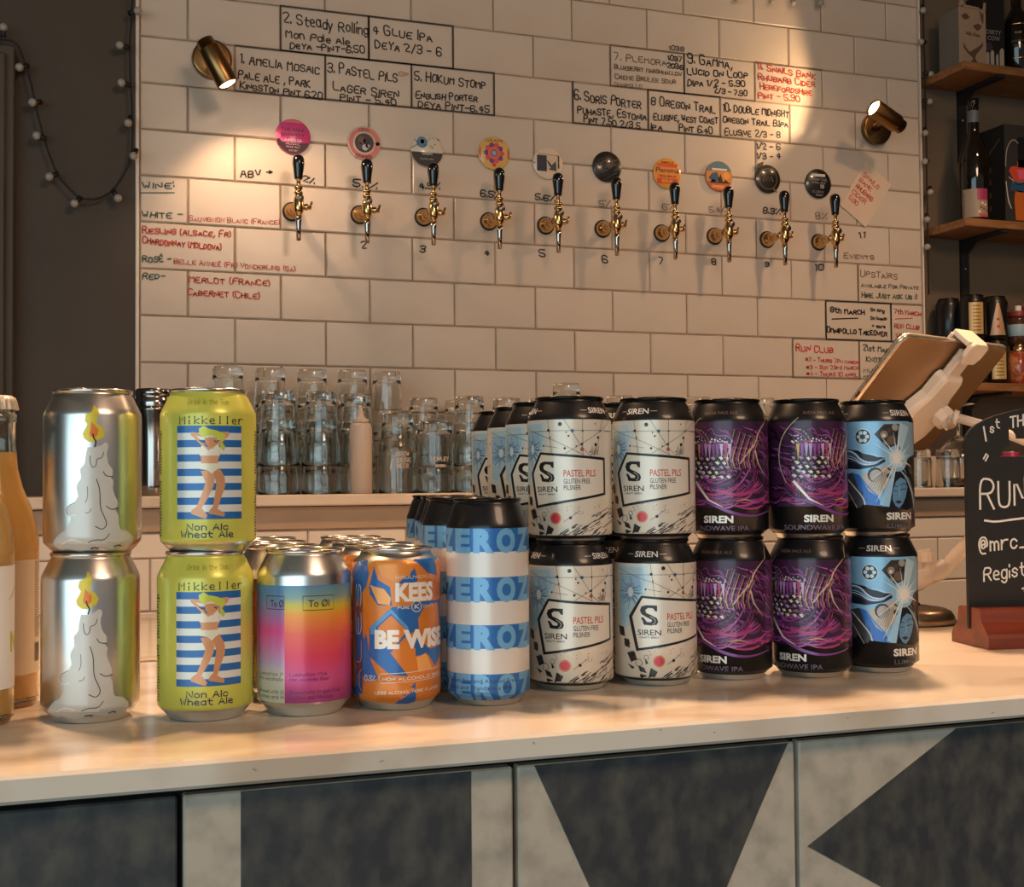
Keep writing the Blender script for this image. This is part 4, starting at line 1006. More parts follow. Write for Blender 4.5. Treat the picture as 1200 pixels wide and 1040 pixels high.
A.poly(S_, '1b1a1b'); A.line(mp(f, [(262,552),(288,568),(292,590),(276,603)]), .45, 'b8b0a6', 1)
tf('SIREN', 196, 636, 326, 672, '201e1e', .01); a = f(206, 692); A.hand('CRAFT BREW', a[0], a[1], f(312, 0)[0], 1.2, .28, '3a3634')
tf('PASTEL PILS', 366, 532, 572, 576, 'c0452f', .012); tf('GLUTEN FREE', 366, 588, 536, 620, '2e2a28', .008); tf('PILSNER', 366, 628, 476, 660, '2e2a28', .008)
NL = []
for k in range(3):
    N_ = Art(); N_.n = 1; NL.append(N_)
    u = 33*rad(28.7 + 120*k); N_.text('SIREN', u, 101.5, u+20, 106.0, 'e2dcd2', .015); N_.line([(u-7, 103.6), (u-1.5, 103.6)], .5, 'a8a298').line([(u+21.5, 103.6), (u+27, 103.6)], .5, 'a8a298')
cream = make_can('beer_can', 'x', 'cream pilsner cans with black shoulders', 33, 115, [(0, None), (4.6, '1a1919'), (7.2, 'd9cdbb'), (96.4, '1b1a1a')], A, NL, lidmat=M_lidb, wall0=7.5)
# --- black can with purple swirls
random.seed(9); A = Art()
A.rect(-60, 27, 66, 96, '3c1d3a').layer()
A.rect(40, 24, 60, 96, '5e2c54').layer()
pal = ['7a3678', '96468f', 'a8529a', '5a2658', 'a23c6c', '6b2d66', '864080', 'bb62a4', '4a2048']
def ribn(cx_, cy_, r_, a0, a1, w_, c, wob=0.0, ph=0.0, sx=1.0):
    pts = [(cx_ + sx*(r_ + wob*math.sin(ph + i*1.1))*math.cos(rad(a0+(a1-a0)*i/8)), cy_ + (r_ + wob*math.sin(ph + i*1.1))*math.sin(rad(a0+(a1-a0)*i/8))) for i in range(9)]
    A.line(pts, [.3, w_ + 1.0, .3], '120d11'); A.layer(); A.line(pts, [.1, w_, .1], c); A.layer()
for k in range(70):
    x = random.uniform(-58, 44); y = random.uniform(52, 95); l = random.uniform(10, 22); s_ = random.uniform(.3, 1)
    A.line([(x, y), (x+l*.25, y-4*s_), (x+l*.5, y-3*s_), (x+l*.8, y-9*s_), (x+l, y-14*s_)], [.3, random.uniform(1.4, 2.8), .3], ('150e14', '7a3a78', '1c121a', '8c4886', '5c2a58', 'a05a9c', '130d12')[k % 7], 1); A.layer()
for k in range(46):
    x = random.uniform(-56, 40); y = random.uniform(26, 46); l = random.uniform(14, 34)
    A.line([(x, y), (x+l*.3, y-2.5), (x+l*.7, y-1.5), (x+l, y+3)], [.3, random.uniform(1.2, 2.6), .3], ('160e14', '8a3f80', 'a84c8e', '6a2c64', 'b43c78', '1a1018')[k % 6], 1); A.layer()
for k in range(34):       # sweeping folds round the lower half
    r_ = 37 - k*.78 + random.uniform(-1, 1); a0 = random.uniform(185, 250)
    ribn(-8, 66, r_, a0, a0 + random.uniform(60, 130), random.uniform(1.4, 2.8), random.choice(pal), .8, k)
for k in range(26):       # locks blown across the upper half
    x = -40 + (k*7) % 74; y = 92 - (k*5) % 30; s_ = random.uniform(-.5, 1); l = random.uniform(12, 22)
    pts = [(x, y), (x+l*.3, y-3+2*s_), (x+l*.6, y-2-3*s_), (x+l*.85, y-7), (x+l, y-12)]
    A.line(pts, [.2, 2.6, .2], '120d11', 1); A.layer(); A.line(pts, [.1, 1.6, .1], random.choice(pal + ['6a6470', 'c48abc', '9a8078']), 1); A.layer()
for k in range(16):
    x = 6 + k*1.5; A.line([(x, 90 - k*.6), (x-3, 78), (x-7, 66), (x-5, 58)], [.2, .8, .2], ('c49a70', '150f14', '9a4a8a')[k % 3], 1)
A.layer()
for row in range(5):
    for k in range(6 - row % 2):
        x = -30 + k*5.6 + row % 2*2.6 + random.uniform(-.8, .8); y = 66 - row*3.6 + random.uniform(-.6, .6); q = random.uniform(.8, 1.25)
        A.poly([(x-.6, y+1.3), (x+3*q, y-2.1), (x+5.6*q, y-.4), (x+3.4*q, y+2.2)], '151013')
A.layer()
for row in range(5):
    for k in range(6 - row % 2):
        x = -30 + k*5.6 + row % 2*2.6 + random.uniform(-.8, .8); y = 66 - row*3.6 + random.uniform(-.6, .6); q = random.uniform(.7, 1.15)
        A.poly([(x, y+.8), (x+2.6*q, y-1.5), (x+4.6*q, y-.2), (x+2.8*q, y+1.5)], random.choice(['d8cfae', 'b8a2ac', 'e0d6c0', '8a5a80', 'cfc4c8', 'a87a98']))
for k in range(9):
    x = -26 + k*3.3; A.poly([(x, 78), (x+.8, 72), (x+1.6, 66 + random.uniform(-3, 1)), (x+2.4, 72), (x+2.9, 78)], random.choice(['b48ab8', 'a8446a', '8a4a90', 'c8a05a', 'c4a0c4']))
for k in range(30): A.disc(-29 + k*1.15 + random.uniform(-.6, .6), 81 + random.uniform(-2, 2), random.uniform(.5, 1.0), random.choice(['d8d2cc', 'a8a4a8', '2c2830']), n=7)
A.layer()
A.line([(-35, 46), (-42, 62), (-41, 78), (-34, 90), (-24, 99)], [.5, 1.2, .3], 'b8a890', 2)
A.line([(38, 97), (28, 88), (24, 78), (16, 70), (10, 62)], [.3, 1.9, .5], 'cbb490', 1).line([(24, 72), (27, 62), (36, 51)], [1.6, 1.0, .2], 'cbb490')
A.line([(-28, 47), (-16, 33), (-4, 27)], [2.6, 1.6, .2], 'e6d8c6').line([(40, 62), (48, 54)], [.9, .2], 'a89070')
A.line([(-40, 34), (-20, 33), (0, 23), (20, 19), (44, 24)], [.4, 2.6, .4], '7a3f86', 2).line([(-10, 40), (10, 36), (28, 42)], [.3, 3.2, .4], 'a83a70', 2).line([(4, 32), (14, 33), (22, 31)], [.2, 1.1, .2], 'c89a60')
A.layer().text('SIREN', -20.5, 14.6, 4.0, 20.2, 'ddd6cc', .04).text('SOUNDWAVE IPA', -37, 8.2, 17, 12.2, '77647a', .006)
NL = [Art(), Art()]
for k, N_ in enumerate(NL): N_.n = 1; N_.text('INDIA PALE ALE', -20 + 80*k, 101.8, 9 + 80*k, 104.4, '7a6058')
NL[0].line([(40, 97.5), (43, 103), (50, 108)], [.9, .4], 'c8b08a')
purp = make_can('beer_can', 'x', 'black cans with purple swirling artwork', 33, 115, [(0, None), (4.6, '141315')], A, NL, lidmat=M_lidb, wall0=7.5)
# --- black can with blue artwork
f = zc(276, 281, 968, 7.9); A = Art(); random.seed(4)
A.poly([(-46, f(0, 205)[1])] + mp(f, [(520,205),(545,300),(545,400),(480,480),(390,560),(365,765),(215,750),(60,700)]) + [(-46, 38)], '82b2d2').layer()
A.poly(mp(f, [(470,210),(552,210),(552,420),(500,450),(455,430)]), '86a4b4').poly(mp(f, [(80,380),(200,400),(300,440),(400,445),(300,500),(180,520),(70,510)]), '15202c')
A.poly(mp(f, [(60,560),(130,540),(230,720),(180,770),(60,720)]), '3a3c40').poly(mp(f, [(130,540),(180,555),(300,695),(330,760),(215,750)]), '2f68b0')
A.layer().poly(mp(f, [(284,290),(350,225),(470,222),(478,300),(420,380),(395,400),(340,350)]), '38302c').poly(mp(f, [(180,560),(290,510),(400,480),(395,600),(300,700),(240,660)]), 'b6a594')
A.poly(mp(f, [(375,765),(395,640),(430,540),(470,480),(548,600),(552,760),(500,790)]), '14171d')
A.layer()
for x, y, r_, c in ((350,292,3.2,'8a7a68'),(425,245,3.0,'9a9288'),(440,290,2.2,'1c1815'),(355,350,1.8,'8a7a6c'),(400,330,4,'6a5648'),(385,265,2,'4a4038'),(285,555,6.2,'2a241f'),(380,565,2.4,'3a302a'),(385,508,2.4,'4a3c34'),(130,745,3.5,'141414')):
    A.disc(*f(x, y), r_, c, n=12)
A.layer().disc(*f(292, 562), 5.2, 'a2948a', n=14).disc(*f(348, 300), 1.6, 'd0c8bc', n=8)
A.disc(*f(205, 305), 6.9, 'b8c6cc').layer().disc(*f(205, 305), 6.2, '20262c')
A.layer()
for k in range(6):
    a = k*PI/3; c0 = f(205, 305); A.disc(c0[0]+3.6*math.cos(a), c0[1]+3.6*math.sin(a), 1.7, 'b8c4c8', n=9)
for k, (w_, c) in enumerate(((1.5, 'c4ccd0'), (.8, '3c74b4'), (1.0, '9ab4c8'), (.7, 'dce0e0'), (.9, '2a4a70'))):
    dy = 14*k; A.line(mp(f, [(70, 395+dy), (140, 400+dy*1.2), (200, 470+dy*.5), (290, 480+dy*.2), (340, 450), (400, 440)]), [w_, w_, .3], c, 2)
A.line(mp(f, [(150,375),(200,410),(260,420),(330,440),(395,440)]), [.4, 1.3, .4], 'a8c0d4', 2).line(mp(f, [(80,560),(130,620),(200,700),(215,750)]), 1.0, 'c8c4bc', 2).line(mp(f, [(60,600),(110,680),(160,770)]), .8, '9a968e', 1).line(mp(f, [(180,560),(240,640),(300,695)]), 1.2, '3f7cc4', 1)
for k in range(7): A.line(mp(f, [(230+k*18, 640+k*5), (300+k*10, 560-k*4)]), .4, '7a6c60')
A.poly(mp(f, [(400,720),(402,660),(425,600),(455,575),(490,590),(503,640),(490,700),(470,745),(445,775),(420,760)]), '5f88a8').layer()
A.line(mp(f, [(455,625),(475,612),(497,620)]), .6, '1c2a38').line(mp(f, [(405,640),(420,628),(436,636)]), .6, '1c2a38').line(mp(f, [(446,640),(452,690),(440,700)]), .5, '9ab8c8').poly(mp(f, [(415,732),(440,722),(466,734),(440,748)]), '26303c').line(mp(f, [(452,655),(492,650)]), .7, '24323e').line(mp(f, [(405,662),(432,662)]), .6, '24323e')
for k in range(7): A.line(mp(f, [(450+k*10, 520+k*9), (505+k*6, 600+k*14), (535+k*2, 700), (545, 800)]), .45, '6f8894' if k % 2 else 'b8c4c8', 1)
ctr = f(437, 450)
A.layer().disc(*ctr, 11, '8fb4c6').poly([ctr, (ctr[0]+3, ctr[1]+30), (ctr[0]+14, ctr[1]+26)], 'a9c2cc').poly([ctr, (ctr[0]-16, ctr[1]-38), (ctr[0]-8, ctr[1]-40)], '9cc4dc')
A.layer().disc(*ctr, 7.5, 'b4ccd4').layer()
for a, l, w_ in ((85,28,2.4),(60,24,1.6),(35,22,1.5),(-20,20,2.6),(-50,16,1.2),(255,24,1.6),(240,42,1.8),(215,30,1.2),(150,26,1.4),(130,24,1.8),(100,22,1.2),(10,18,1.6)):
    A.line([ctr, (ctr[0]+l*.9*math.cos(rad(a)), ctr[1]+l*math.sin(rad(a)))], [w_, .15], 'd4d6d2')
for k in range(16):
    a = 2*PI*k/16; A.poly([(ctr[0]+1.2*math.cos(a+1.57), ctr[1]+1.2*math.sin(a+1.57)), (ctr[0]+(9 if k % 2 else 6.5)*math.cos(a), ctr[1]+(9 if k % 2 else 6.5)*math.sin(a)), (ctr[0]-1.2*math.cos(a+1.57), ctr[1]-1.2*math.sin(a+1.57))], 'd8d4cc')
A.layer().disc(*ctr, 4.4, 'e4dccf')
A.layer().text('SIREN', 33*rad(16.7), 15.2, 33*rad(61), 21.0, 'ddd6cc', .04).text('LUMINA', 33*rad(18), 8.4, 33*rad(61), 12.2, '5c6068', .006)
NL = []
for k in range(3):
    N_ = Art(); N_.n = 1; NL.append(N_)
    u = 33*rad(27 + 120*k); N_.text('SIREN', u, 101.3, u+22, 106.2, 'cfc8be', .02); N_.line([(u-7, 103.6), (u-1.5, 103.6)], .5, '8a847a').line([(u+24, 103.6), (u+30, 103.6)], .5, '8a847a')
lum = make_can('beer_can', 'x', 'black cans with blue night artwork', 33, 115, [(0, None), (4.6, '141416')], A, NL, lidmat=M_lidb, wall0=7.5)

STEP = .1125
def put(src, first, x, y, tier, deg, label, neck=0):
    # art faces the lens when deg = 0
    face = math.atan2(x + .1813, y + 2.8167)
    rz = rad(deg) - face
    loc = (x, y, CT + .0002 + tier*STEP)
    if first: src.location = loc; src.rotation_euler = (0, 0, rz); src['label'] = label; o = src
    else: o = dup(src, loc, rz, label)
    for c in o.children:
        if c.name.startswith('neck_print'): c.rotation_euler = (0, 0, rad(neck))
        if c.name.startswith('ring_pull'): c.rotation_euler = (0, 0, random.uniform(0, 6.28))
    return o
put(candle, True, -.1520, -1.8720, 1, 0, 'upper silver can with a melting candle, left end of the row')
put(candle, False, -.1532, -1.8741, 0, -5, 'lower silver can with a melting candle, standing on the bar')
put(mik, True, -.0755, -1.8965, 1, 0, 'upper yellow-green can with a sunbather on a striped towel')
put(mik, False, -.0776, -1.8976, 0, 3, 'lower yellow-green can with a sunbather on a striped towel')
put(tool, True, -.0096, -1.9047, 0, 0, 'nearest silver-shouldered can with a pink and orange fading label')
for k, lab in enumerate(('second pink and orange can in its file, behind the nearest', 'third pink and orange can in its file, only the lid seen', 'rearmost pink and orange can in its file, lid seen low behind')):
    put(tool, False, -.0140 + .004*k, -1.8370 + .0672*k, 0, 150 + 40*k, lab)
put(kees, True, .0572, -1.9070, 0, 0, 'nearest orange can with blue shapes and white lettering')
for k, lab in enumerate(('second orange and blue can in its file', 'third orange and blue can in its file', 'rearmost orange and blue can in its file')):
    put(kees, False, .0600 + .004*k, -1.8415 + .0655*k, 0, -40 + 25*k, lab)
put(zero, True, .1245, -1.9160, 0, 0, 'nearest tall can banded blue and white under a black shoulder')
for k, (x, lab) in enumerate(zip(((.1245, -1.8500), (.1400, -1.7890), (.1530, -1.7270), (.1625, -1.6650)), ('second tall blue and white banded can, touching the nearest', 'third tall blue and white banded can in the file', 'fourth tall blue and white banded can in the file', 'rearmost tall blue and white banded can in the file'))):
    put(zero, False, x[0], x[1], 0, (-16, 14, 30, 5)[k], lab)
CX = [(.2069, -1.8775), (.2120, -1.8105), (.2190, -1.7425), (.2270, -1.6735)]
for tier in (1, 0):
    for k, (x, y) in enumerate(CX):
        pos = ('upper', 'lower')[1-tier]
        lab = '%s cream pilsner can in the left file, %s tier' % (('frontmost', 'second', 'third', 'rearmost')[k], pos)
        put(cream, tier == 1 and k == 0, x, y, tier, (0, 4, 22, 6)[k] if tier else (11, -30, 10, 0)[k], lab, (0, 62, 60, 75)[k] if tier else (-6, 60, 20, 0)[k])
    for k, (x, y) in enumerate(((.2789, -1.8811), (.2830, -1.8130))):
        lab = '%s cream pilsner can in the right file, %s tier' % (('front', 'second')[k], ('upper', 'lower')[1-tier])
        put(cream, False, x, y, tier, ((3, 20) if tier else (24, 10))[k], lab, ((-73 if tier else -83), 38)[k])
put(purp, True, .3480, -1.8783, 1, 0, 'left upper black can with purple swirling artwork')
put(purp, False, .3497, -1.8783, 0, -14, 'left lower black can with purple swirling artwork')
put(purp, False, .4135, -1.8945, 1, 31, 'right upper black can with purple swirls, its lettering turned right')
put(purp, False, .4155, -1.8945, 0, -14, 'right lower black can with purple swirling artwork')
put(lum, True, .4810, -1.8927, 1, 0, 'upper black can with blue night artwork and a starburst', 0)
put(lum, False, .4830, -1.8927, 0, 4, 'lower black can with blue night artwork and a starburst', -47)

# ------------------------------------------------------------------ bottles at the left end
def drink_bottle(label, x, y, art, rz):
    t = thing('drink_bottle', label, 'bottle', (x, y, CT + .0002), rz, 'clear bottles of amber drink')
    o = [(.0305, .004), (.0305, .118), (.0292, .130), (.0250, .145), (.0190, .160), (.0155, .174), (.0142, .190), (.0138, .208), (.0145, .2085), (.0147, .214), (.0130, .2155), (.0132, .2235), (.0122, .2255)]
    i_ = [(r-.0022, z) for r, z in o]
    g = G().lathe([(.0005, .0035), (.024, .0005), (.0285, .0008)] + o + [(.0100, .2255)] + [(r, max(z, .006)) for r, z in i_[::-1]] + [(.0005, .0058)], 56)
    part('glass_body', g, M_glasst, t)
    part('drink', G().lathe([(.0005, .0052), (.0275, .0052), (.0292, .009), (.0292, .117), (.0280, .129), (.0238, .1445), (.0178, .1595), (.0143, .1735), (.0131, .186), (.0005, .186)], 48), M_juice, t)
    cg = G(); n = 42; V = []
    for rr, zz_, w_ in ((.0152, .2175, .0010), (.0146, .2235, .0003), (.0138, .2265, 0), (.011, .2282, 0), (.0002, .2285, 0)):
        for k in range(n*2): V.append(((rr + w_*(1 if k % 4 < 2 else -1))*math.cos(PI*k/n), (rr + w_*(1 if k % 4 < 2 else -1))*math.sin(PI*k/n), zz_))
    cg.add(V, [(a*2*n+k, a*2*n+(k+1) % (2*n), (a+1)*2*n+(k+1) % (2*n), (a+1)*2*n+k) for a in range(4) for k in range(2*n)], 0, True)
    part('crown_cap', cg, mat('cap_white', 'cfc4b4', .35, .4), t)
    link('paper_label', wrap('paper_label', art, 30.5, [(30.5, 0), (30.5, 130)], mats=M_inkm), t)
    return t
A = Art(); A.rect(-60, 24, 52, 107, 'e6dfd4').layer(); A.text('N', 34, 49, 45, 62, 'b8b83a', .05); A.line([(32, 84), (37, 87), (43, 92)], [.8, 1.8], 'b8b83a')
drink_bottle('clear bottle of amber drink with a white label, cut by the left edge', -.2335, -1.8640, A, rad(3))
A = Art(); A.rect(-60, 24, 70, 107, 'c9bba6').layer()
for k in range(46):
    y = 50 + k*1.22
    A.rect(33, y, 33 + random.uniform(7, 11), y + .55, '5a5248')
for k in range(12): A.rect(33 + k*.8, 32, 33.5 + k*.8, 46, '3a3632')
drink_bottle('amber bottle behind, its cream label printed with small text', -.2180, -1.7935, A, rad(2))

# ------------------------------------------------------------------ chalkboard sign in a wooden foot
sg = thing('table_sign', 'black chalkboard table sign in a mahogany foot, right end of the bar', 'sign', (.650, -1.831, CT + .0002), rad(-9.5))
SW = .215
pf = [(0, 0), (.067, 0), (.067, .008), (.0635, .014), (.0560, .020), (.0535, .0355), (.0515, .037), (.0362, .037), (.0362, .016), (.0312, .016), (.0312, .037), (.0175, .037), (.0150, .0355), (.0115, .024), (.0020, .0135), (0, .010)]
MP = Matrix(((0, 0, 1, 0), (1, 0, 0, 0), (0, 1, 0, 0), (0, 0, 0, 1)))      # profile (y, z) pushed along x
part('wooden_foot', G().prism(pf, Matrix.Translation((-.0, 0, 0)) @ MP, SW), M_mahog, sg)
ov = [(x, z) for x, z in [(-.0015, .0165), (SW+.0015, .0165), (SW+.0015, .198)]] + [(SW/2 + (SW/2+.0015)*math.cos(a), .198 + .034*math.sin(a)**1.0 * 1.0) for a in [PI*k/20 for k in range(1, 20)]] + [(-.0015, .198)]
# the hand hole is cut out of the board: bridge it to the outline
hx0, hx1, hz0, hz1 = .0345, SW-.0345, .172, .2095; rr = .010
hole = []
for cx_, cz_, a0 in ((hx0+rr, hz0+rr, 180), (hx0+rr, hz1-rr, 90), (hx1-rr, hz1-rr, 0), (hx1-rr, hz0+rr, -90)):
    for k in range(5): hole.append((cx_+rr*math.cos(rad(a0-k*22.5)), cz_+rr*math.sin(rad(a0-k*22.5))))
# hole wound clockwise; outline counter-clockwise
def with_hole(outer, hole_, M, d, mi=0):
    g = G(); allp = outer + hole_; n0 = len(outer); n = len(allp)
    vs = [M @ Vector((x, z, 0)) for x, z in allp] + [M @ Vector((x, z, d)) for x, z in allp]; g.v = [tuple(v) for v in vs]
    for t in tessellate_polygon([[Vector((*p, 0)) for p in outer], [Vector((*p, 0)) for p in hole_]]):
        a, b, c = [Vector((*allp[i], 0)) for i in t]; t = list(t)
        if (b-a).cross(c-a).z < 0: t = t[::-1]
        g.f += [[n+i for i in t], t[::-1]]; g.m += [mi]*2; g.s += [False]*2; g.c += [None]*2
    for lo_, hi_ in ((0, n0), (n0, n)):
        m_ = hi_-lo_
        for i in range(m_):
            j = (i+1) % m_; g.f.append([lo_+i, lo_+j, n+lo_+j, n+lo_+i]); g.m.append(mi); g.s.append(False); g.c.append(None)
    return g
MB_ = Matrix(((1, 0, 0, 0), (0, 0, -1, .0357), (0, 1, 0, 0), (0, 0, 0, 1)))
part('board', with_hole(ov, hole, MB_, .0040), M_board, sg)
A = Art(); CH = 'ddd6cb'
def sgn(t_, x0, z0, x1, h, w_, y1=None, sm=1): A.hand(t_, x0*1000, (z0-1.05)*1000, x1*1000, h*1000, w_, CH, sm=sm, y1=None if y1 is None else (y1-1.05)*1000)
A.line([(20.0, 197.5), (17.8, 211)], 1.7, CH)
sgn('s', .0245, 1.2555, .0285, .0085, 1.3); sgn('t', .0305, 1.2600, .0345, .0085, 1.3)
sgn('THU', .0462, 1.2600, .0680, .0105, 1.6, 1.2640)
A.line([(17, 180), (20, 185), (22, 183), (19, 178)], 1.6, CH)
sgn('R', .0125, 1.1815, .0270, .0290, 2.1, sm=2); sgn('U', .0320, 1.1830, .0440, .0245, 2.1, sm=2); sgn('N', .0490, 1.1850, .0605, .0265, 2.1)
A.line([(17.2, 120.2), (28, 118.6), (45, 120.6), (64, 122.5)], 2.0, CH, 1)
sgn('@mrc_', .0105, 1.1400, .0625, .0135, 1.7, 1.1440)
sgn('Regist', .0150, 1.1115, .0590, .0125, 1.6, 1.1165)
A.line([(55.5, 53.5), (61, 54.5)], 1.7, CH).line([(58.5, 57), (58, 51)], 1.7, CH)
link('chalk_writing', lay('chalk_writing', A, Matrix(((1, 0, 0, 0), (0, 0, -1, .03158), (0, 1, 0, 0), (0, 0, 0, 1))), .001), sg)

# ------------------------------------------------------------------ tablet on a jointed stand
st = thing('tablet_stand', 'pale jointed tablet stand with a round metal foot, behind the black can', 'tablet stand', (.728, -1.612, CT + .0002))
o_ = Vector((.728, -1.612, CT))
def L_(p): return tuple(Vector(p) - o_)
part('foot', G().lathe([(.0005, 0), (.047, 0), (.0485, .002), (.0475, .008), (.044, .0135), (.038, .0165), (.024, .0185), (.020, .0195), (.0005, .0200)], 64), mat('brushed_foot', 'a8957e', .3, .9), st)
part('swivel', G().lathe([(.0150, .0195), (.0150, .022), (.0118, .024), (.0118, .032), (.0005, .033)], 32, 0, Matrix.Translation((-.004, .002, 0))), M_steel, st)
MX = Matrix(((1, 0, 0, 0), (0, 0, -1, 0), (0, 1, 0, 0), (0, 0, 0, 1)))
hg = G().lathe([(.0005, -.014), (.0145, -.014), (.0158, -.012), (.0158, .010), (.0145, .0125), (.0005, .0125)], 32, 0, Matrix.Translation((-.010, .002, .040)) @ Matrix.Rotation(rad(12), 4, 'Z') @ MX)
hj = part('hinge', hg, M_white, st)
part('hex_socket', G().lathe([(.0062, .0), (.0062, .0006), (.0005, .0006)], 6, 0, Matrix.Translation((-.010, .002, .040)) @ Matrix.Rotation(rad(12), 4, 'Z') @ MX @ Matrix.Translation((0, 0, .0127)), sm=False), M_dk, hj)
part('lower_arm', G().tube([(-.010, .002, .040), (.010, .001, .046), (.034, .0, .055), (.046, -.002, .064)], [.0115, .0115, .0095, .0075], 16), M_white, st)
part('arm_knob', G().lathe([(.0005, 0), (.0085, 0), (.0098, .001), (.0098, .0105), (.009, .0125), (.0005, .0128)], 12, 0, Matrix.Translation((.021, -.002, .068)) @ Matrix.Rotation(rad(-8), 4, 'Y'), sm=False).tube([(.020, -.002, .055), (.021, -.002, .069)], .005, 10), M_white, st)
part('long_arm', G().tube([L_(p) for p in ((.742, -1.612, 1.096), (.768, -1.615, 1.105), (.800, -1.609, 1.128), (.850, -1.610, 1.172), (.905, -1.612, 1.205), (.945, -1.622, 1.222), (.948, -1.624, 1.234), (.925, -1.620, 1.240))], [.0085, .0085, .008, .0075, .0075, .0075, .007, .0062], 14), M_white, st)
part('upper_tube', G().tube([L_(p) for p in ((.932, -1.622, 1.2385), (.892, -1.611, 1.2545), (.866, -1.603, 1.2655), (.842, -1.593, 1.2750), (.826, -1.572, 1.2835))], .0056, 16), M_white, st)
# tablet frame of reference: x across, y up, z towards the lens
TL, TR, BR = Vector((.707, -1.641, 1.370)), Vector((.928, -1.550, 1.371)), Vector((.885, -1.443, 1.246))
ex = (TR-TL).normalized(); ey = (TR-BR).normalized(); ez = ex.cross(ey).normalized(); ey = ez.cross(ex)
TM = Matrix(((ex.x, ey.x, ez.x, TL.x), (ex.y, ey.y, ez.y, TL.y), (ex.z, ey.z, ez.z, TL.z), (0, 0, 0, 1)))
tb = link('tablet', None); tb.matrix_world = TM; tb.empty_display_size = .05
tag(tb, 'gold-backed tablet held tilted on the stand, seen from behind', 'tablet')
W_, H_ = .240, .170; cr_ = .012
def rrect(x0, y0, x1, y1, r, n=5):
    o = []
    for cx_, cy_, a0 in ((x1-r, y1-r, 0), (x0+r, y1-r, 90), (x0+r, y0+r, 180), (x1-r, y0+r, 270)):
        for k in range(n+1): o.append((cx_+r*math.cos(rad(a0+90*k/n)), cy_+r*math.sin(rad(a0+90*k/n))))
    return o
g = G(); lay_ = [(0.0012, -.0072), (0, -.0058), (0, -.0020), (.0022, 0)]; V = []; n = None
for ins, z in lay_:
    q = rrect(ins, -H_+ins, W_-ins, -ins, cr_-ins*.5); n = len(q); V += [(x, y, z) for x, y in q]
g.add(V, [(a*n+k, a*n+(k+1) % n, (a+1)*n+(k+1) % n, (a+1)*n+k) for a in range(3) for k in range(n)], 1, True)
g.f.append([3*n+k for k in range(n)]); g.m.append(0); g.s.append(False); g.c.append(None)
part('back_shell', g, [M_tabback, M_tabedge], tb)
sgm = G(); q = rrect(.0012, -H_+.0012, W_-.0012, -.0012, cr_-.001); sgm.prism(q, Matrix.Translation((0, 0, -.0080)), .0008)
part('screen', sgm, M_screen, tb)
sk = G()
for k in range(14): sk.box(-.0004, .0002, -.118 - k*.0024, -.1168 - k*.0024, -.0046, -.0034)
for k in range(10): sk.box(-.0004, .0002, -.050 - k*.0024, -.0488 - k*.0024, -.0046, -.0034)
sk.box(-.0004, .0002, -.092, -.084, -.0052, -.0028)
o = part('speaker_slots', sk, M_dk, tb)
# holder gripping the tablet, part of the stand
IM = Matrix.Translation(-Vector((.728, -1.612, CT + .0002))) @ TM
hp = [(.121, -.040), (.170, -.040), (.176, -.046), (.178, -.070), (.186, -.092), (.190, -.112), (.184, -.132), (.170, -.146), (.160, -.168), (.128, -.168), (.112, -.146), (.104, -.128), (.102, -.108), (.106, -.090), (.114, -.070), (.116, -.046)]
hp = [(.137 + (x-.012-.137)*(.80 if y > -.08 else .95), y) for x, y in hp]
hg = G(); n = len(hp); cx_ = sum(p[0] for p in hp)/n; cy_ = sum(p[1] for p in hp)/n; V = []
for kx, z in ((1, .002), (1, .012), (.93, .0165), (.80, .0185)):
    V += [(cx_+(x-cx_)*kx, cy_+(y-cy_)*(kx*.4+.6), z) for x, y in hp]
if sum(hp[i][0]*hp[(i+1) % n][1]-hp[(i+1) % n][0]*hp[i][1] for i in range(n)) < 0:
    V = [V[a*n + (n-1-k)] for a in range(4) for k in range(n)]
hg.add(V, [(a*n+k, a*n+(k+1) % n, (a+1)*n+(k+1) % n, (a+1)*n+k) for a in range(3) for k in range(n)], 0, False)
hg.f.append([3*n+k for k in range(n)]); hg.m.append(0); hg.s.append(False); hg.c.append(None)
hg.v = [tuple(IM @ Vector(v)) for v in hg.v]
part('holder', hg, M_white, st)
part('holder_slide', G().box(.119, .147, -.045, -.006, .003, .0125, bev=.002, M=IM), M_white, st)
cg = G().prism([(.112, -.010), (.118, -.019), (.146, -.019), (.152, -.010), (.152, .006), (.144, .010), (.120, .010), (.112, .006)], IM @ Matrix.Translation((0, 0, .0125)), .006)
cg.prism([(.112, .002), (.152, .002), (.152, .009), (.112, .009)], IM @ Matrix.Translation((0, 0, -.013)), .026)
cg.prism([(.110, -.006), (.152, -.006), (.152, .004), (.110, .004)], IM @ Matrix.Translation((0, 0, -.0135)), .0045)
part('upper_clamp', cg, M_white, st)
for o in st.children:
    if o.name.split('.')[0] in ('upper_clamp', 'holder', 'ball_nut', 'holder_slide'):
        md = o.modifiers.new('ease', 'BEVEL'); md.width = .0016; md.segments = 2; md.angle_limit = rad(30)
kb = Vector((.158, -.094, .0175)); KM = IM @ Matrix.Translation(kb)
part('ball_nut', G().lathe([(.0005, 0), (.0125, 0), (.0145, .002), (.0145, .011), (.0118, .0145), (.0095, .0150), (.0095, .020), (.0005, .021)], 8, 0, KM, sm=False), M_white, st)
e0 = IM @ (kb + Vector((0, 0, .019))); e1_ = Vector(L_((.826, -1.572, 1.2835)))
part('ball_stem', G().tube([e0, e0.lerp(e1_, .5), e1_], .0065, 14).lathe([(.0088, -.003), (.0088, .003)], 20, 0, Matrix.Translation(e1_) @ (Vector((-.75, .55, .35)).to_track_quat('Z', 'Y').to_matrix().to_4x4()), cap0=True, cap1=True), M_white, st)

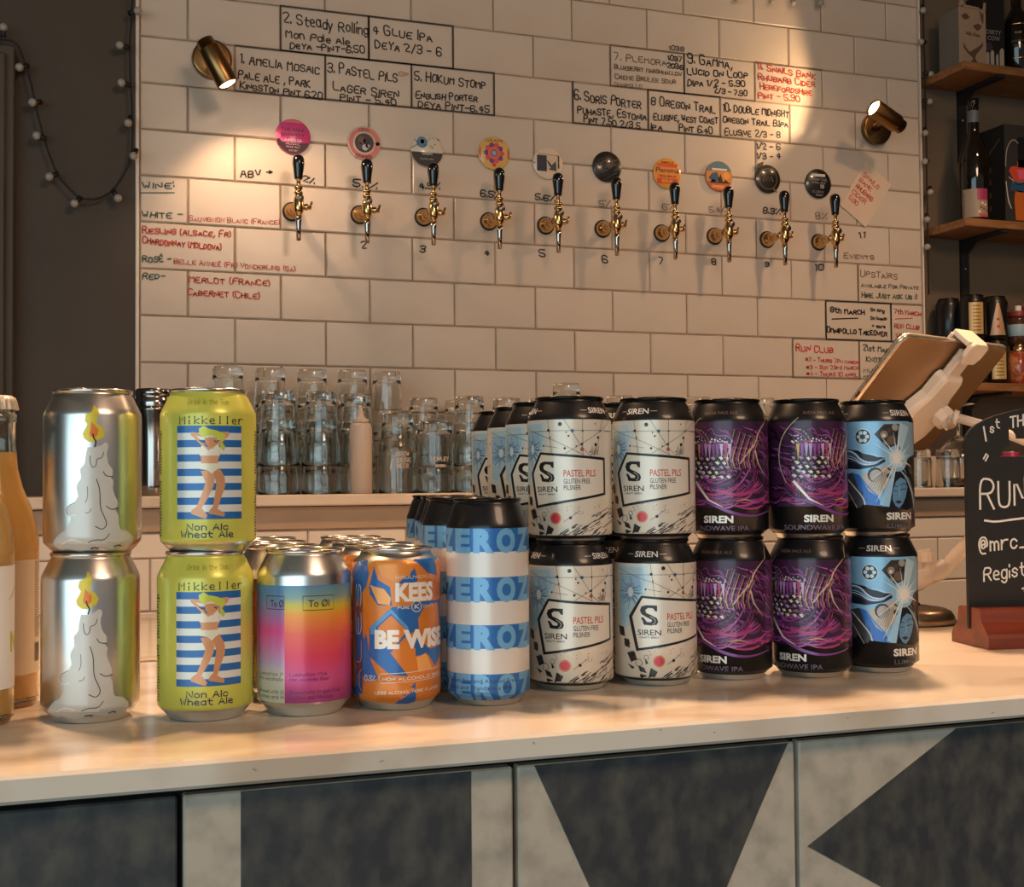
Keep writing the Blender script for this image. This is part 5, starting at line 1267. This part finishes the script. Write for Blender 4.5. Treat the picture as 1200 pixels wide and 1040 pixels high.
# ------------------------------------------------------------------ glassware on the ledge
LZ = 1.1902
def glass_obj(kind, r0, r1, h, label, x, y, z, group, wall=.0022, style='pint'):
    # upside down: rim (r0) at the bottom, base (r1) on top
    def R(t):
        r = r0 + (r1-r0)*t
        if style == 'pint': r += .0026*math.exp(-((t-.30)/.07)**2) if t < .5 else 0
        if style == 'mug': r = r0 - .0065*max(0, (t-.60)/.12 if t < .72 else 1) if t > .6 else r0
        return r
    N_ = 14; o = [(R(k/N_), h*k/N_*.985) for k in range(N_+1)]; o[-1] = (o[-1][0], h*.97)
    base_t = .020
    i_ = [(R(k/N_)-wall, (h-base_t)*k/N_) for k in range(N_+1)]
    g = G().lathe(o + [(o[-1][0]*.97, h*.992), (o[-1][0]*.88, h), (.0005, h)] , 40)
    g.lathe([(.0005, h-base_t+.001), (i_[-1][0]*.9, h-base_t+.0005)] + i_[::-1] + [(r0-wall*.4, -.0004), (o[0][0], 0)], 40)
    t = thing(kind, label, 'glass', (x, y, z), 0, group)
    part('glass_body', g, M_glass, t)
    return t
GP = 'upturned glasses stacked on the ledge'
PH, NS = .150, .0565
pint = None
def stack(x, y, n, r0, r1, h, ns, style, desc, who):
    global first_of
    key = (r0, r1, h, style)
    names = {1: ['single'], 2: ['lower', 'upper'], 3: ['lowest', 'middle', 'top']}[n]
    for k in range(n):
        lab = '%s %s %s' % (names[k], desc, who) if n > 1 else '%s %s' % (desc, who)
        if key not in FIRST: FIRST[key] = glass_obj('pint_glass' if style == 'pint' else 'beer_glass', r0, r1, h, lab, x, y, LZ + k*ns, GP, style=style)
        else: dup(FIRST[key], (x, y, LZ + k*ns), random.uniform(0, 6), lab)
FIRST = {}
P_ = (.0400, .0300, PH, NS, 'pint')
stack(.252, -.245, 2, .0425, .0330, .150, .0570, 'pint', 'upturned pint glass', 'in front, just right of the yellow-green can')
stack(.338, -.245, 2, *P_, 'upturned pint glass', 'second along the front')
stack(.4175, -.212, 2, .0400, .0300, .150, .0555, 'pint', 'upturned pint glass', 'behind the squeeze bottle')
stack(.167, -.130, 3, .0400, .0300, .150, .0575, 'pint', 'upturned pint glass', 'behind the upper yellow-green can')
stack(.255, -.125, 3, *P_, 'upturned pint glass', 'at the back, second stack from the left')
stack(.343, -.125, 3, *P_, 'upturned pint glass', 'at the back, third stack from the left')
stack(.430, -.125, 3, *P_, 'upturned pint glass', 'at the back, fourth stack from the left')
stack(.507, -.120, 2, .0360, .0300, .1500, .1120, 'pint', 'tall upturned glass', 'behind the etched mug')
stack(.495, -.254, 1, .0390, .0330, .165, .05, 'mug', 'upturned stepped beer glass with etched print', 'at the front of the ledge')
stack(.591, -.115, 2, *P_, 'upturned pint glass', 'back row, right of the stepped glass')
stack(.578, -.245, 1, .0400, .0360, .1505, .05, 'pint', 'upturned wide glass with pale lettering', 'at the front, left of the cream cans')
stack(.672, -.190, 2, *P_, 'upturned pint glass', 'just left of the rearmost cream can')
stack(.690, -.055, 2, *P_, 'upturned pint glass', 'against the tiles, left of the cream cans')
stack(.772, -.150, 2, *P_, 'upturned pint glass', 'behind the rearmost cream cans')
stack(.856, -.150, 2, *P_, 'upturned pint glass', 'behind the second cream can')
stack(.935, -.100, 2, .0400, .0300, .150, .0960, 'pint', 'upturned pint glass', 'standing tallest behind the front cream can')
for k, (x, w_) in enumerate(((1.060, 'furthest left of four lids behind the right cream can'), (1.150, 'rim peeping above the right cream can'), (1.262, 'behind the left purple can'), (1.350, 'above the gap between the purple cans'), (1.436, 'behind the right purple can'))):
    stack(x, -.12, 2, .0400, .0300, .150, .068, 'pint', 'upturned pint glass', w_)
# etched print on two glasses
for gl in [o for o in bpy.data.objects if o.name.startswith('beer_glass') or o.get('label', '').startswith('upturned wide glass')]:
    A = Art(); A.n = 1; R_ = 39.0 if gl.name.startswith('beer_glass') else 38.6
    for i, (s_, w_) in enumerate((('BREW', 26), ('HOUSE', 34), ('BEER', 24)) if R_ == 39.0 else (('HOWLEY', 36), ('BEERS', 20))):
        A.hand(s_, -w_/2, (76 if R_ == 39.0 else 66) - 12*i, w_/2, 8 if i != 1 or R_ == 39.0 else 4, 1.4, 'c4b2a0')
    link('etched_print', wrap('etched_print', A, R_, [(R_, 0), (R_, 160)], base=.0022, mats=M_inkm), gl)
    gl.children[-1].rotation_euler = (0, 0, -rad(15))
# soft squeeze bottle
sq = thing('squeeze_bottle', 'soft plastic squeeze bottle with a pointed nozzle on the ledge', 'bottle', (.409, -.292, LZ))
part('body', G().lathe([(.0005, 0), (.0205, 0), (.0225, .002), (.0225, .128), (.0215, .135), (.0185, .141), (.0135, .1435), (.0005, .1437)], 40), M_squeeze, sq)
part('nozzle', G().lathe([(.0165, .1438), (.0165, .150), (.0095, .152), (.0062, .160), (.0028, .178), (.0005, .1785)], 28), M_squeeze, sq)
# polished steel shaker
sh_ = thing('steel_shaker', 'polished steel cocktail shaker between the silver and yellow-green cans', 'shaker', (.012, -.235, LZ))
part('body', G().lathe([(.0005, 0), (.0235, 0), (.0255, .003), (.0270, .02), (.0275, .10), (.0300, .145), (.0355, .166), (.0360, .172), (.0005, .172)], 48), M_steel, sh_)
part('lid', G().lathe([(.0360, .1725), (.0368, .178), (.0368, .186), (.0345, .189), (.0345, .194), (.0358, .196), (.0358, .203), (.0330, .2075), (.0005, .209)], 48), M_steel, sh_)
part('thumb_catch', G().tube([(.030, -.01, .187), (.040, -.012, .190), (.047, -.014, .184)], .004, 10), M_steel, sh_)
# stemmed glasses upside down and tumblers at the right
def wine(label, x, y, r, h):
    t = thing('wine_glass', label, 'glass', (x, y, LZ), 0, 'upturned stemmed glasses at the right end')
    o = [(r*.78, 0), (r*.90, h*.14), (r, h*.28), (r*.985, h*.38), (r*.86, h*.47), (r*.58, h*.55), (r*.24, h*.595), (.0042, h*.63), (.0034, h*.72), (.0036, h*.92), (.008, h*.965), (r*.86, h*.992), (r*.86, h)]
    i_ = [(r*.78-.0010, 0), (r*.90-.0012, h*.14), (r-.0012, h*.28), (r*.985-.0012, h*.38), (r*.86-.0014, h*.46), (r*.56, h*.535), (r*.2, h*.572), (.0005, h*.578)]
    part('bowl', G().lathe(i_[::-1] + o + [(.0005, h*1.0)], 48), M_glass, t)
wine('large upturned wine glass beside the chalkboard', 1.925, -.225, .0480, .205)
wine('smaller upturned wine glass left of the large one', 1.862, -.150, .0340, .165)
for x, y, lab in ((1.800, -.235, 'small tumbler under the tablet, nearer the blue can'), (1.758, -.175, 'small tumbler half hidden by the black can'), (1.868, -.255, 'small tumbler in front of the stemmed glasses')):
    if 'tum' not in FIRST: FIRST['tum'] = glass_obj('tumbler', .0300, .0270, .092, lab, x, y, LZ, 'small tumblers at the right end of the ledge', style='plain')
    else: dup(FIRST['tum'], (x, y, LZ), 0, lab)

# ------------------------------------------------------------------ shelves on the dark wall at the right
def shelf(z, lab, xs):
    t = thing('wall_shelf', lab, 'shelf', (2.6, -.065, z), 0, 'wooden shelves on the dark wall')
    g = G().box(2.022-2.6, 1.4, -.085, .083, -.021, 0, bev=.0015)
    part('plank', g, M_wood, t)
    for x in xs:
        br = G().box(x-.0125-2.6, x+.0125-2.6, .076, .0845, -.215, -.0215).box(x-.0125-2.6, x+.0125-2.6, -.080, .0845, -.029, -.0215)
        br.prism([(.078, -.028), (.078, -.060), (.040, -.028)], Matrix(((0, 0, 1, x-.0125-2.6), (1, 0, 0, 0), (0, 1, 0, 0), (0, 0, 0, 1))), .025)
        b = part('bracket', br, M_rubber, t)
        part('screw', G().ball((x-2.6, .075, -.19), .004, 8).ball((x-2.6, .075, -.10), .004, 8), M_steel, b)
shelf(2.283, 'top wooden shelf with the cartons and the gold-banded bottle', (2.150, 3.1))
shelf(1.878, 'middle wooden shelf with the wine bottle and dark gift box', (2.150, 3.1))
shelf(1.456, 'lowest wooden shelf crowded with cans, behind the tablet', (2.150, 3.1))
S1, S2, S3 = 2.2835, 1.8785, 1.4565
MF = lambda y: Matrix(((1, 0, 0, 0), (0, 0, -1, y), (0, 1, 0, 0), (0, 0, 0, 1)))
# carton with birds
ct = thing('bird_carton', 'beige carton with brown flying birds, left end of the top shelf', 'carton', (2.075, -.085, S1))
part('box', G().box(-.043, .043, -.04, .04, 0, .150, bev=.001), M_carton, ct)
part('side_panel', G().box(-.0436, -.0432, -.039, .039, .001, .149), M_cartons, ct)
part('torn_lip', G().prism([(-.043, .150), (-.030, .150), (-.026, .158), (.018, .155), (.028, .150), (.030, .135), (.034, .150), (.043, .150), (.043, .170), (.036, .168), (.033, .152), (-.024, .158), (-.030, .176), (-.038, .178)], Matrix(((1, 0, 0, 0), (0, 0, -1, -.0398), (0, 1, 0, 0), (0, 0, 0, 1))), .0006), M_carton, ct)
A = Art(); A.n = 1; BR_ = '5c4636'
for p in ([(-30, 60), (-22, 44), (-10, 34), (18, 52), (34, 66), (30, 52), (10, 30), (4, 14), (-4, 22), (-18, 32), (-30, 44)], [(-36, 128), (-22, 136), (-8, 126), (-20, 118), (-30, 120)], [(0, 104), (16, 112), (30, 108), (24, 98), (14, 92)], [(22, 146), (28, 120), (34, 112), (36, 140)], [(-10, 8), (4, 20), (18, 6)]): A.poly(p, BR_)
A.hand('Wild Rum', -22, 78, 22, 9, 1.8, BR_, jit=1)
link('printed_birds', lay('printed_birds', A, MF(-.0402), .001), ct)
# black carton with white drips
dc = thing('drip_carton', 'black carton with dripping white paint and pale block letters', 'carton', (2.158, -.075, S1))
part('box', G().box(-.034, .034, -.034, .034, 0, .205, bev=.001), M_dk, dc)
A = Art(); A.n = 1
A.text('DIRTY', -26, 96, 22, 108, '8c8478', .01); A.text('COW', -22, 80, 18, 92, '8c8478', .01)
for x0, x1, t_ in ((-28, -18, 44), (-14, -2, 50), (4, 12, 42), (16, 30, 58)): A.poly([(x0, 2), (x1, 2), (x1, t_), ((x0+x1)/2, t_+5), (x0, t_-4)], 'a69a88')
A.disc(-18, 62, 12, '3c3440')
link('printed_front', lay('printed_front', A, MF(-.0342), .001), dc)
# dark bottle with two gold bands
def dark_bottle(name, lab, x, y, z, r, hb, hs, hn, rn, bands, grp=None):
    t = thing(name, lab, 'bottle', (x, y, z), 0, grp)
    part('glass_body', G().lathe([(.0005, .001), (r-.002, 0), (r, .002), (r, hb), (r*.93, hb+hs*.25), (r*.66, hb+hs*.6), (rn*1.15, hb+hs*.92), (rn, hb+hs), (rn, hb+hs+hn), (rn+.0012, hb+hs+hn+.001), (rn+.0012, hb+hs+hn+.012), (.0005, hb+hs+hn+.013)], 40), M_dkglass, t)
    for z0, z1 in bands: part('gold_band', G().lathe([(r+.0001, z0), (r+.0006, z0+.0003), (r+.0006, z1-.0003), (r+.0001, z1)], 40), M_gold, t)
    return t
rb = dark_bottle('rum_bottle', 'dark bottle with two thin gold bands on the top shelf', 2.252, -.085, S1, .0375, .135, .05, .075, .0135, ((.040, .043), (.131, .134)))
A = Art(); A.n = 1; A.text('RUM', -8, 106, 8, 112, '8a7a5a', .02).text('DARK SPICED', -18, 84, 18, 89, '5e564a').text('RESERVE', -12, 72, 12, 76, '5e564a')
link('lettering', wrap('lettering', A, 37.5, [(37.5, 0), (37.5, 140)], mats=M_inkm), rb); rb.children[-1].rotation_euler = (0, 0, -rad(35))
sb = dark_bottle('spirit_miniature', 'short dark bottle with a beige band, cut by the right edge', 2.292, -.118, S1, .0240, .066, .02, .020, .010, ())
part('band', G().lathe([(.0241, .018), (.0245, .0185), (.0245, .030), (.0241, .0305)], 32), M_carton, sb)
# wine bottle and gift box on the middle shelf
wb = dark_bottle('wine_bottle', 'dark wine bottle with a beige and pink label on the middle shelf', 2.092, -.100, S2, .0385, .155, .085, .072, .0140, ())
A = Art(); A.n = 1; A.rect(-34, 8, 4, 82, '948472').rect(4, 8, 34, 82, '9c806a').layer(); A.rect(4, 52, 34, 82, '9a3456')
for k in range(6): A.disc(10 + k*4, 22 + (k*11) % 26, 3.2, ('d8cbb4', '6a4c44')[k % 2], n=9)
A.rect(8, 8, 30, 16, 'b84850'); A.line([(-30, 14), (-30, 74)], 3, '6a5c50')
link('paper_label', wrap('paper_label', A, 38.5, [(38.5, 0), (38.5, 155)], mats=M_inkm), wb); wb.children[-1].rotation_euler = (0, 0, -rad(37))
part('neck_seal', G().lathe([(.0146, .262), (.0150, .263), (.0150, .292), (.0146, .293)], 28), mat('grey_seal', '5c646c', .5), wb)
gb = thing('gift_box', 'black gift box printed with an orange bottle on the middle shelf', 'box', (2.235, -.060, S2))
part('box', G().box(-.062, .062, -.062, .062, 0, .262, bev=.001), M_dk, gb)
A = Art(); A.n = 1
A.rect(-62, 1, 62, 261, '33302e').layer()
A.rect(-20, 150, 2, 230, '161414').poly([(-50, 140), (-44, 150), (-8, 156), (30, 150), (34, 140), (20, 112), (-34, 112)], 'c0482c').poly([(-22, 156), (-20, 170), (0, 170), (4, 156)], 'c88a50').rect(8, 205, 60, 258, 'c8702a')
A.layer().poly([(-30, 10), (-34, 66), (-30, 88), (-6, 88), (10, 70), (10, 10)], 'b85e24').poly([(-48, 88), (-10, 84), (32, 92), (30, 108), (-44, 108)], '2a4a66').rect(-40, 108, 40, 113, '5a6a72')
A.poly([(-24, 144), (12, 146), (8, 122), (-18, 118)], 'd85a78')
A.line([(-60, 150), (-58, 190), (-46, 215), (-32, 224), (-18, 214)], 2.2, 'a89a84', 1).line([(-60, 110), (-54, 60), (-44, 40)], [2, 3.5, 1], 'c8bca8', 1).line([(-50, 122), (-20, 104), (0, 110)], 2.4, 'b8a894')
link('printed_front', lay('printed_front', A, MF(-.0624), .001), gb)
A = Art(); A.n = 1
for k in range(4): A.disc(0, 50 + 34*k, 9, '6e6a66', 11)
A.line([(-50, 170), (-20, 178), (10, 200), (44, 226)], 2, '7a7060', 1)
link('printed_side', lay('printed_side', A, Matrix(((0, 0, -1, -.0624), (-1, 0, 0, 0), (0, 1, 0, 0), (0, 0, 0, 1))), .001), gb)
# cans, jars on the lowest shelf, two tiers
def shelf_can(lab, x, y, z, h, r, body, strip=None, grp='cans crowded on the lowest shelf', key=None, lidm=None):
    t = thing('beer_can', lab, 'can', (x, y, z), 0, grp)
    k = r/33
    pr = [(.1, 3), (22.6*k, 0), (25*k, 1), (30.5*k, 6), (33*k, 11), (33*k, h-17), (31*k, h-13), (27.4*k, h-5), (26*k, h-2.5)]
    part('body', weld_lathe([(a/1000, b/1000, 0) for a, b in pr], [lin(body)]*9, 40), M_paint, t)
    part('lid', G().lathe([(a*k/1000, (h+b)/1000) for a, b in ((26, -2.5), (27.2, -1.2), (26.6, 0), (25.5, -.4), (24.4, -6), (22, -5), (.1, -5))], 40), lidm or M_lidb, t)
    if strip is not None:
        link('printed_design', wrap('printed_design', strip, r, [(r, 0), (r, h)], step=r*rad(9), base=.00025), t); t.children[-1].rotation_euler = (0, 0, -rad(36))
    return t
def ar(*q):
    a = Art(); a.n = 1
    for p in q: a.poly(*p) if isinstance(p[0], list) else a.rect(*p)
    return a
H2 = .1145
gold = ar((-12, 12, 26, 94, 'c8a468')); gold.layer(); [gold.rect(-2, 20 + k*9, 18, 24 + k*9, '8a7038') for k in range(8)]
cone = ar(([(-16, 12), (26, 12), (8, 96), (2, 96)], 'b8906c')); cone.layer().rect(2, 30, 9, 38, 'a83a3a').rect(2, 50, 8, 56, '5a3a2c')
plain = ar((24, 12, 27, 94, '5a5a58'))
pk = ar((-60, 12, 60, 40, 'b84a50'), (-60, 40, 60, 66, '8c7a42'), (-60, 66, 60, 96, 'c04a72')); pk.layer().rect(0, 12, 10, 96, 'c8b496').rect(-20, 30, -8, 50, 'd8ccb8')
rd = ar((-60, 12, 60, 96, '9c4436')); rd.layer(); [rd.disc(random.uniform(-45, 45), random.uniform(15, 92), 4, random.choice(['c8803c', '6a2a22', 'b8956a']), n=8) for _ in range(40)]
for tr_ in (0, 1):
    nm = ('lower', 'upper')[tr_]; zt = S3 + tr_*H2
    shelf_can('%s black can at the left end of the lowest shelf' % nm, 2.058, -.030, zt, 115, 33, '17181a', plain)
    shelf_can('%s black can with a gold panel on the lowest shelf' % nm, 2.076, -.104, zt, 115, 33, '151516', gold if tr_ else None)
    shelf_can('%s black can with a tapering copper shape' % nm, 2.150, -.100, zt, 115, 33, '1c1916', cone if tr_ else gold)
    shelf_can('%s pink patterned can at the right edge of the lowest shelf' % nm, 2.284, -.095, zt, 115, 33, 'b08a72', pk, lidm=M_lid)
    shelf_can('%s red speckled can behind on the lowest shelf' % nm, 2.350, -.070, zt, 115, 33, '8a5040', rd, lidm=M_lid)
sb_ = thing('small_carton', 'small beige box behind the cans on the lowest shelf', 'box', (2.205, -.016, S3))
part('box', G().box(-.028, .028, -.022, .022, 0, .205, bev=.001), M_carton, sb_)
rj = thing('spice_jar', 'red-brown jar under the blue-labelled one on the lowest shelf', 'jar', (2.215, -.110, S3))
part('jar_body', G().lathe([(.0005, 0), (.026, 0), (.029, .003), (.029, .078), (.024, .086), (.024, .088), (.0005, .088)], 36), mat('red_spice', '8e3a28', .25, coat=.6, noise=('c07a48', 60, .45, .6)), rj)
part('lid', G().lathe([(.0262, .0885), (.0262, .102), (.0250, .1035), (.0005, .1035)], 36), M_gold, rj)
rj2 = thing('label_jar', 'small jar with a pale blue label on top of the red jar', 'jar', (2.215, -.110, S3 + .104))
part('jar_body', G().lathe([(.0005, 0), (.024, 0), (.0265, .003), (.0265, .066), (.022, .074), (.0005, .0742)], 36), mat('brown_jar', '4a2c20', .15, coat=.6), rj2)
part('label', G().lathe([(.0267, .022), (.0270, .0225), (.0270, .052), (.0267, .0525)], 36), mat('pale_blue_label', '8fa8b4', .5), rj2)
part('lid', G().lathe([(.0245, .0745), (.0245, .086), (.0235, .088), (.0005, .088)], 36), mat('red_lid', '7a2f2a', .4), rj2)
part('tag', G().box(-.006, .010, -.004, .004, .088, .104, bev=.001), M_paper, rj2)
# pink can glimpsed through the sign's hand hole
shelf_can('pink can on the ledge, glimpsed through the hand hole of the sign', 2.105, -.200, LZ, 88, 25, 'a8305c', None, 'pink can on the ledge', lidm=M_lid)

# ------------------------------------------------------------------ strings of unlit round bulbs
def string_lights(lab, wire, bulbs, y):
    t = thing('string_lights', lab, 'string lights', (wire[0][0]/1000, y, wire[0][1]/1000), 0, 'festoon strings round the tiled wall')
    o = Vector(t.location)
    def P(p, dy=0): return Vector((p[0]/1000, y + dy, p[1]/1000)) - o
    part('wire', G().tube([P(p) for p in smoothpath([tuple(w_) for w_ in wire], 1)], .0021, 8), M_wire, t)
    for bx, bz, wx, wz in bulbs:
        b = P((bx, bz), -.006); a = P((wx, wz)); d = (b-a)
        if d.length < .012: d = Vector((-.3, -.5, -.8))
        d = d.normalized()
        part('socket', G().tube([b - d*.020, b - d*.004], .0055, 10), M_rubber, t)
        part('bulb', G().ball(b, .0086, 10), M_bulb, t)
string_lights('black string of small white bulbs looped on the dark left wall', [(-300, 2124), (-276, 2123), (-247, 2122), (-236, 2099), (-224, 2065), (-214, 2025), (-204, 1973), (-188, 1913), (-166, 1852), (-144, 1827), (-122, 1806), (-85, 1806), (-55, 1828), (-34, 1862), (-21, 1890), (-16, 1936), (-17, 1999), (-21, 2062), (-23, 2144), (-19, 2189), (-16, 2290), (-14, 2400)],
    [(-270, 2146, -270, 2127), (-239, 2067, -227, 2072), (-214, 1997, -204, 2000), (-206, 1929, -191, 1926), (-181, 1846, -166, 1854), (-132, 1794, -122, 1806), (-46, 1811, -55, 1826), (-15, 1902, -19, 1896), (-26, 1971, -17, 1968), (-40, 2055, -21, 2053), (-43, 2134, -23, 2133), (-7, 2211, -19, 2208)], -.030)
string_lights('string of small white bulbs hanging down the right edge of the tiles', [(2012, 2500), (2010, 2400), (2014, 2300), (2012, 2200), (2014, 2100), (2012, 2000), (2013, 1900), (2012, 1820), (2013, 1700)],
    [(2006, 2459, 2012, 2462), (1998, 2373, 2012, 2376), (2027, 2289, 2014, 2292), (2022, 2215, 2012, 2218), (2006, 2129, 2013, 2131), (2003, 2053, 2013, 2056), (2019, 1972, 2013, 1975), (2007, 1898, 2013, 1900), (2006, 1825, 2012, 1828)], -.010)
string_lights('string of small bulbs just dipping in along the top of the tiles', [(1000, 2480), (1200, 2466), (1400, 2446), (1500, 2450), (1600, 2452), (1700, 2458), (1850, 2480), (2000, 2500)],
    [(1436, 2418, 1436, 2446), (1537, 2424, 1537, 2448), (1599, 2427, 1599, 2450), (1681, 2437, 1681, 2455)], -.020)
print('objects', len(bpy.data.objects))
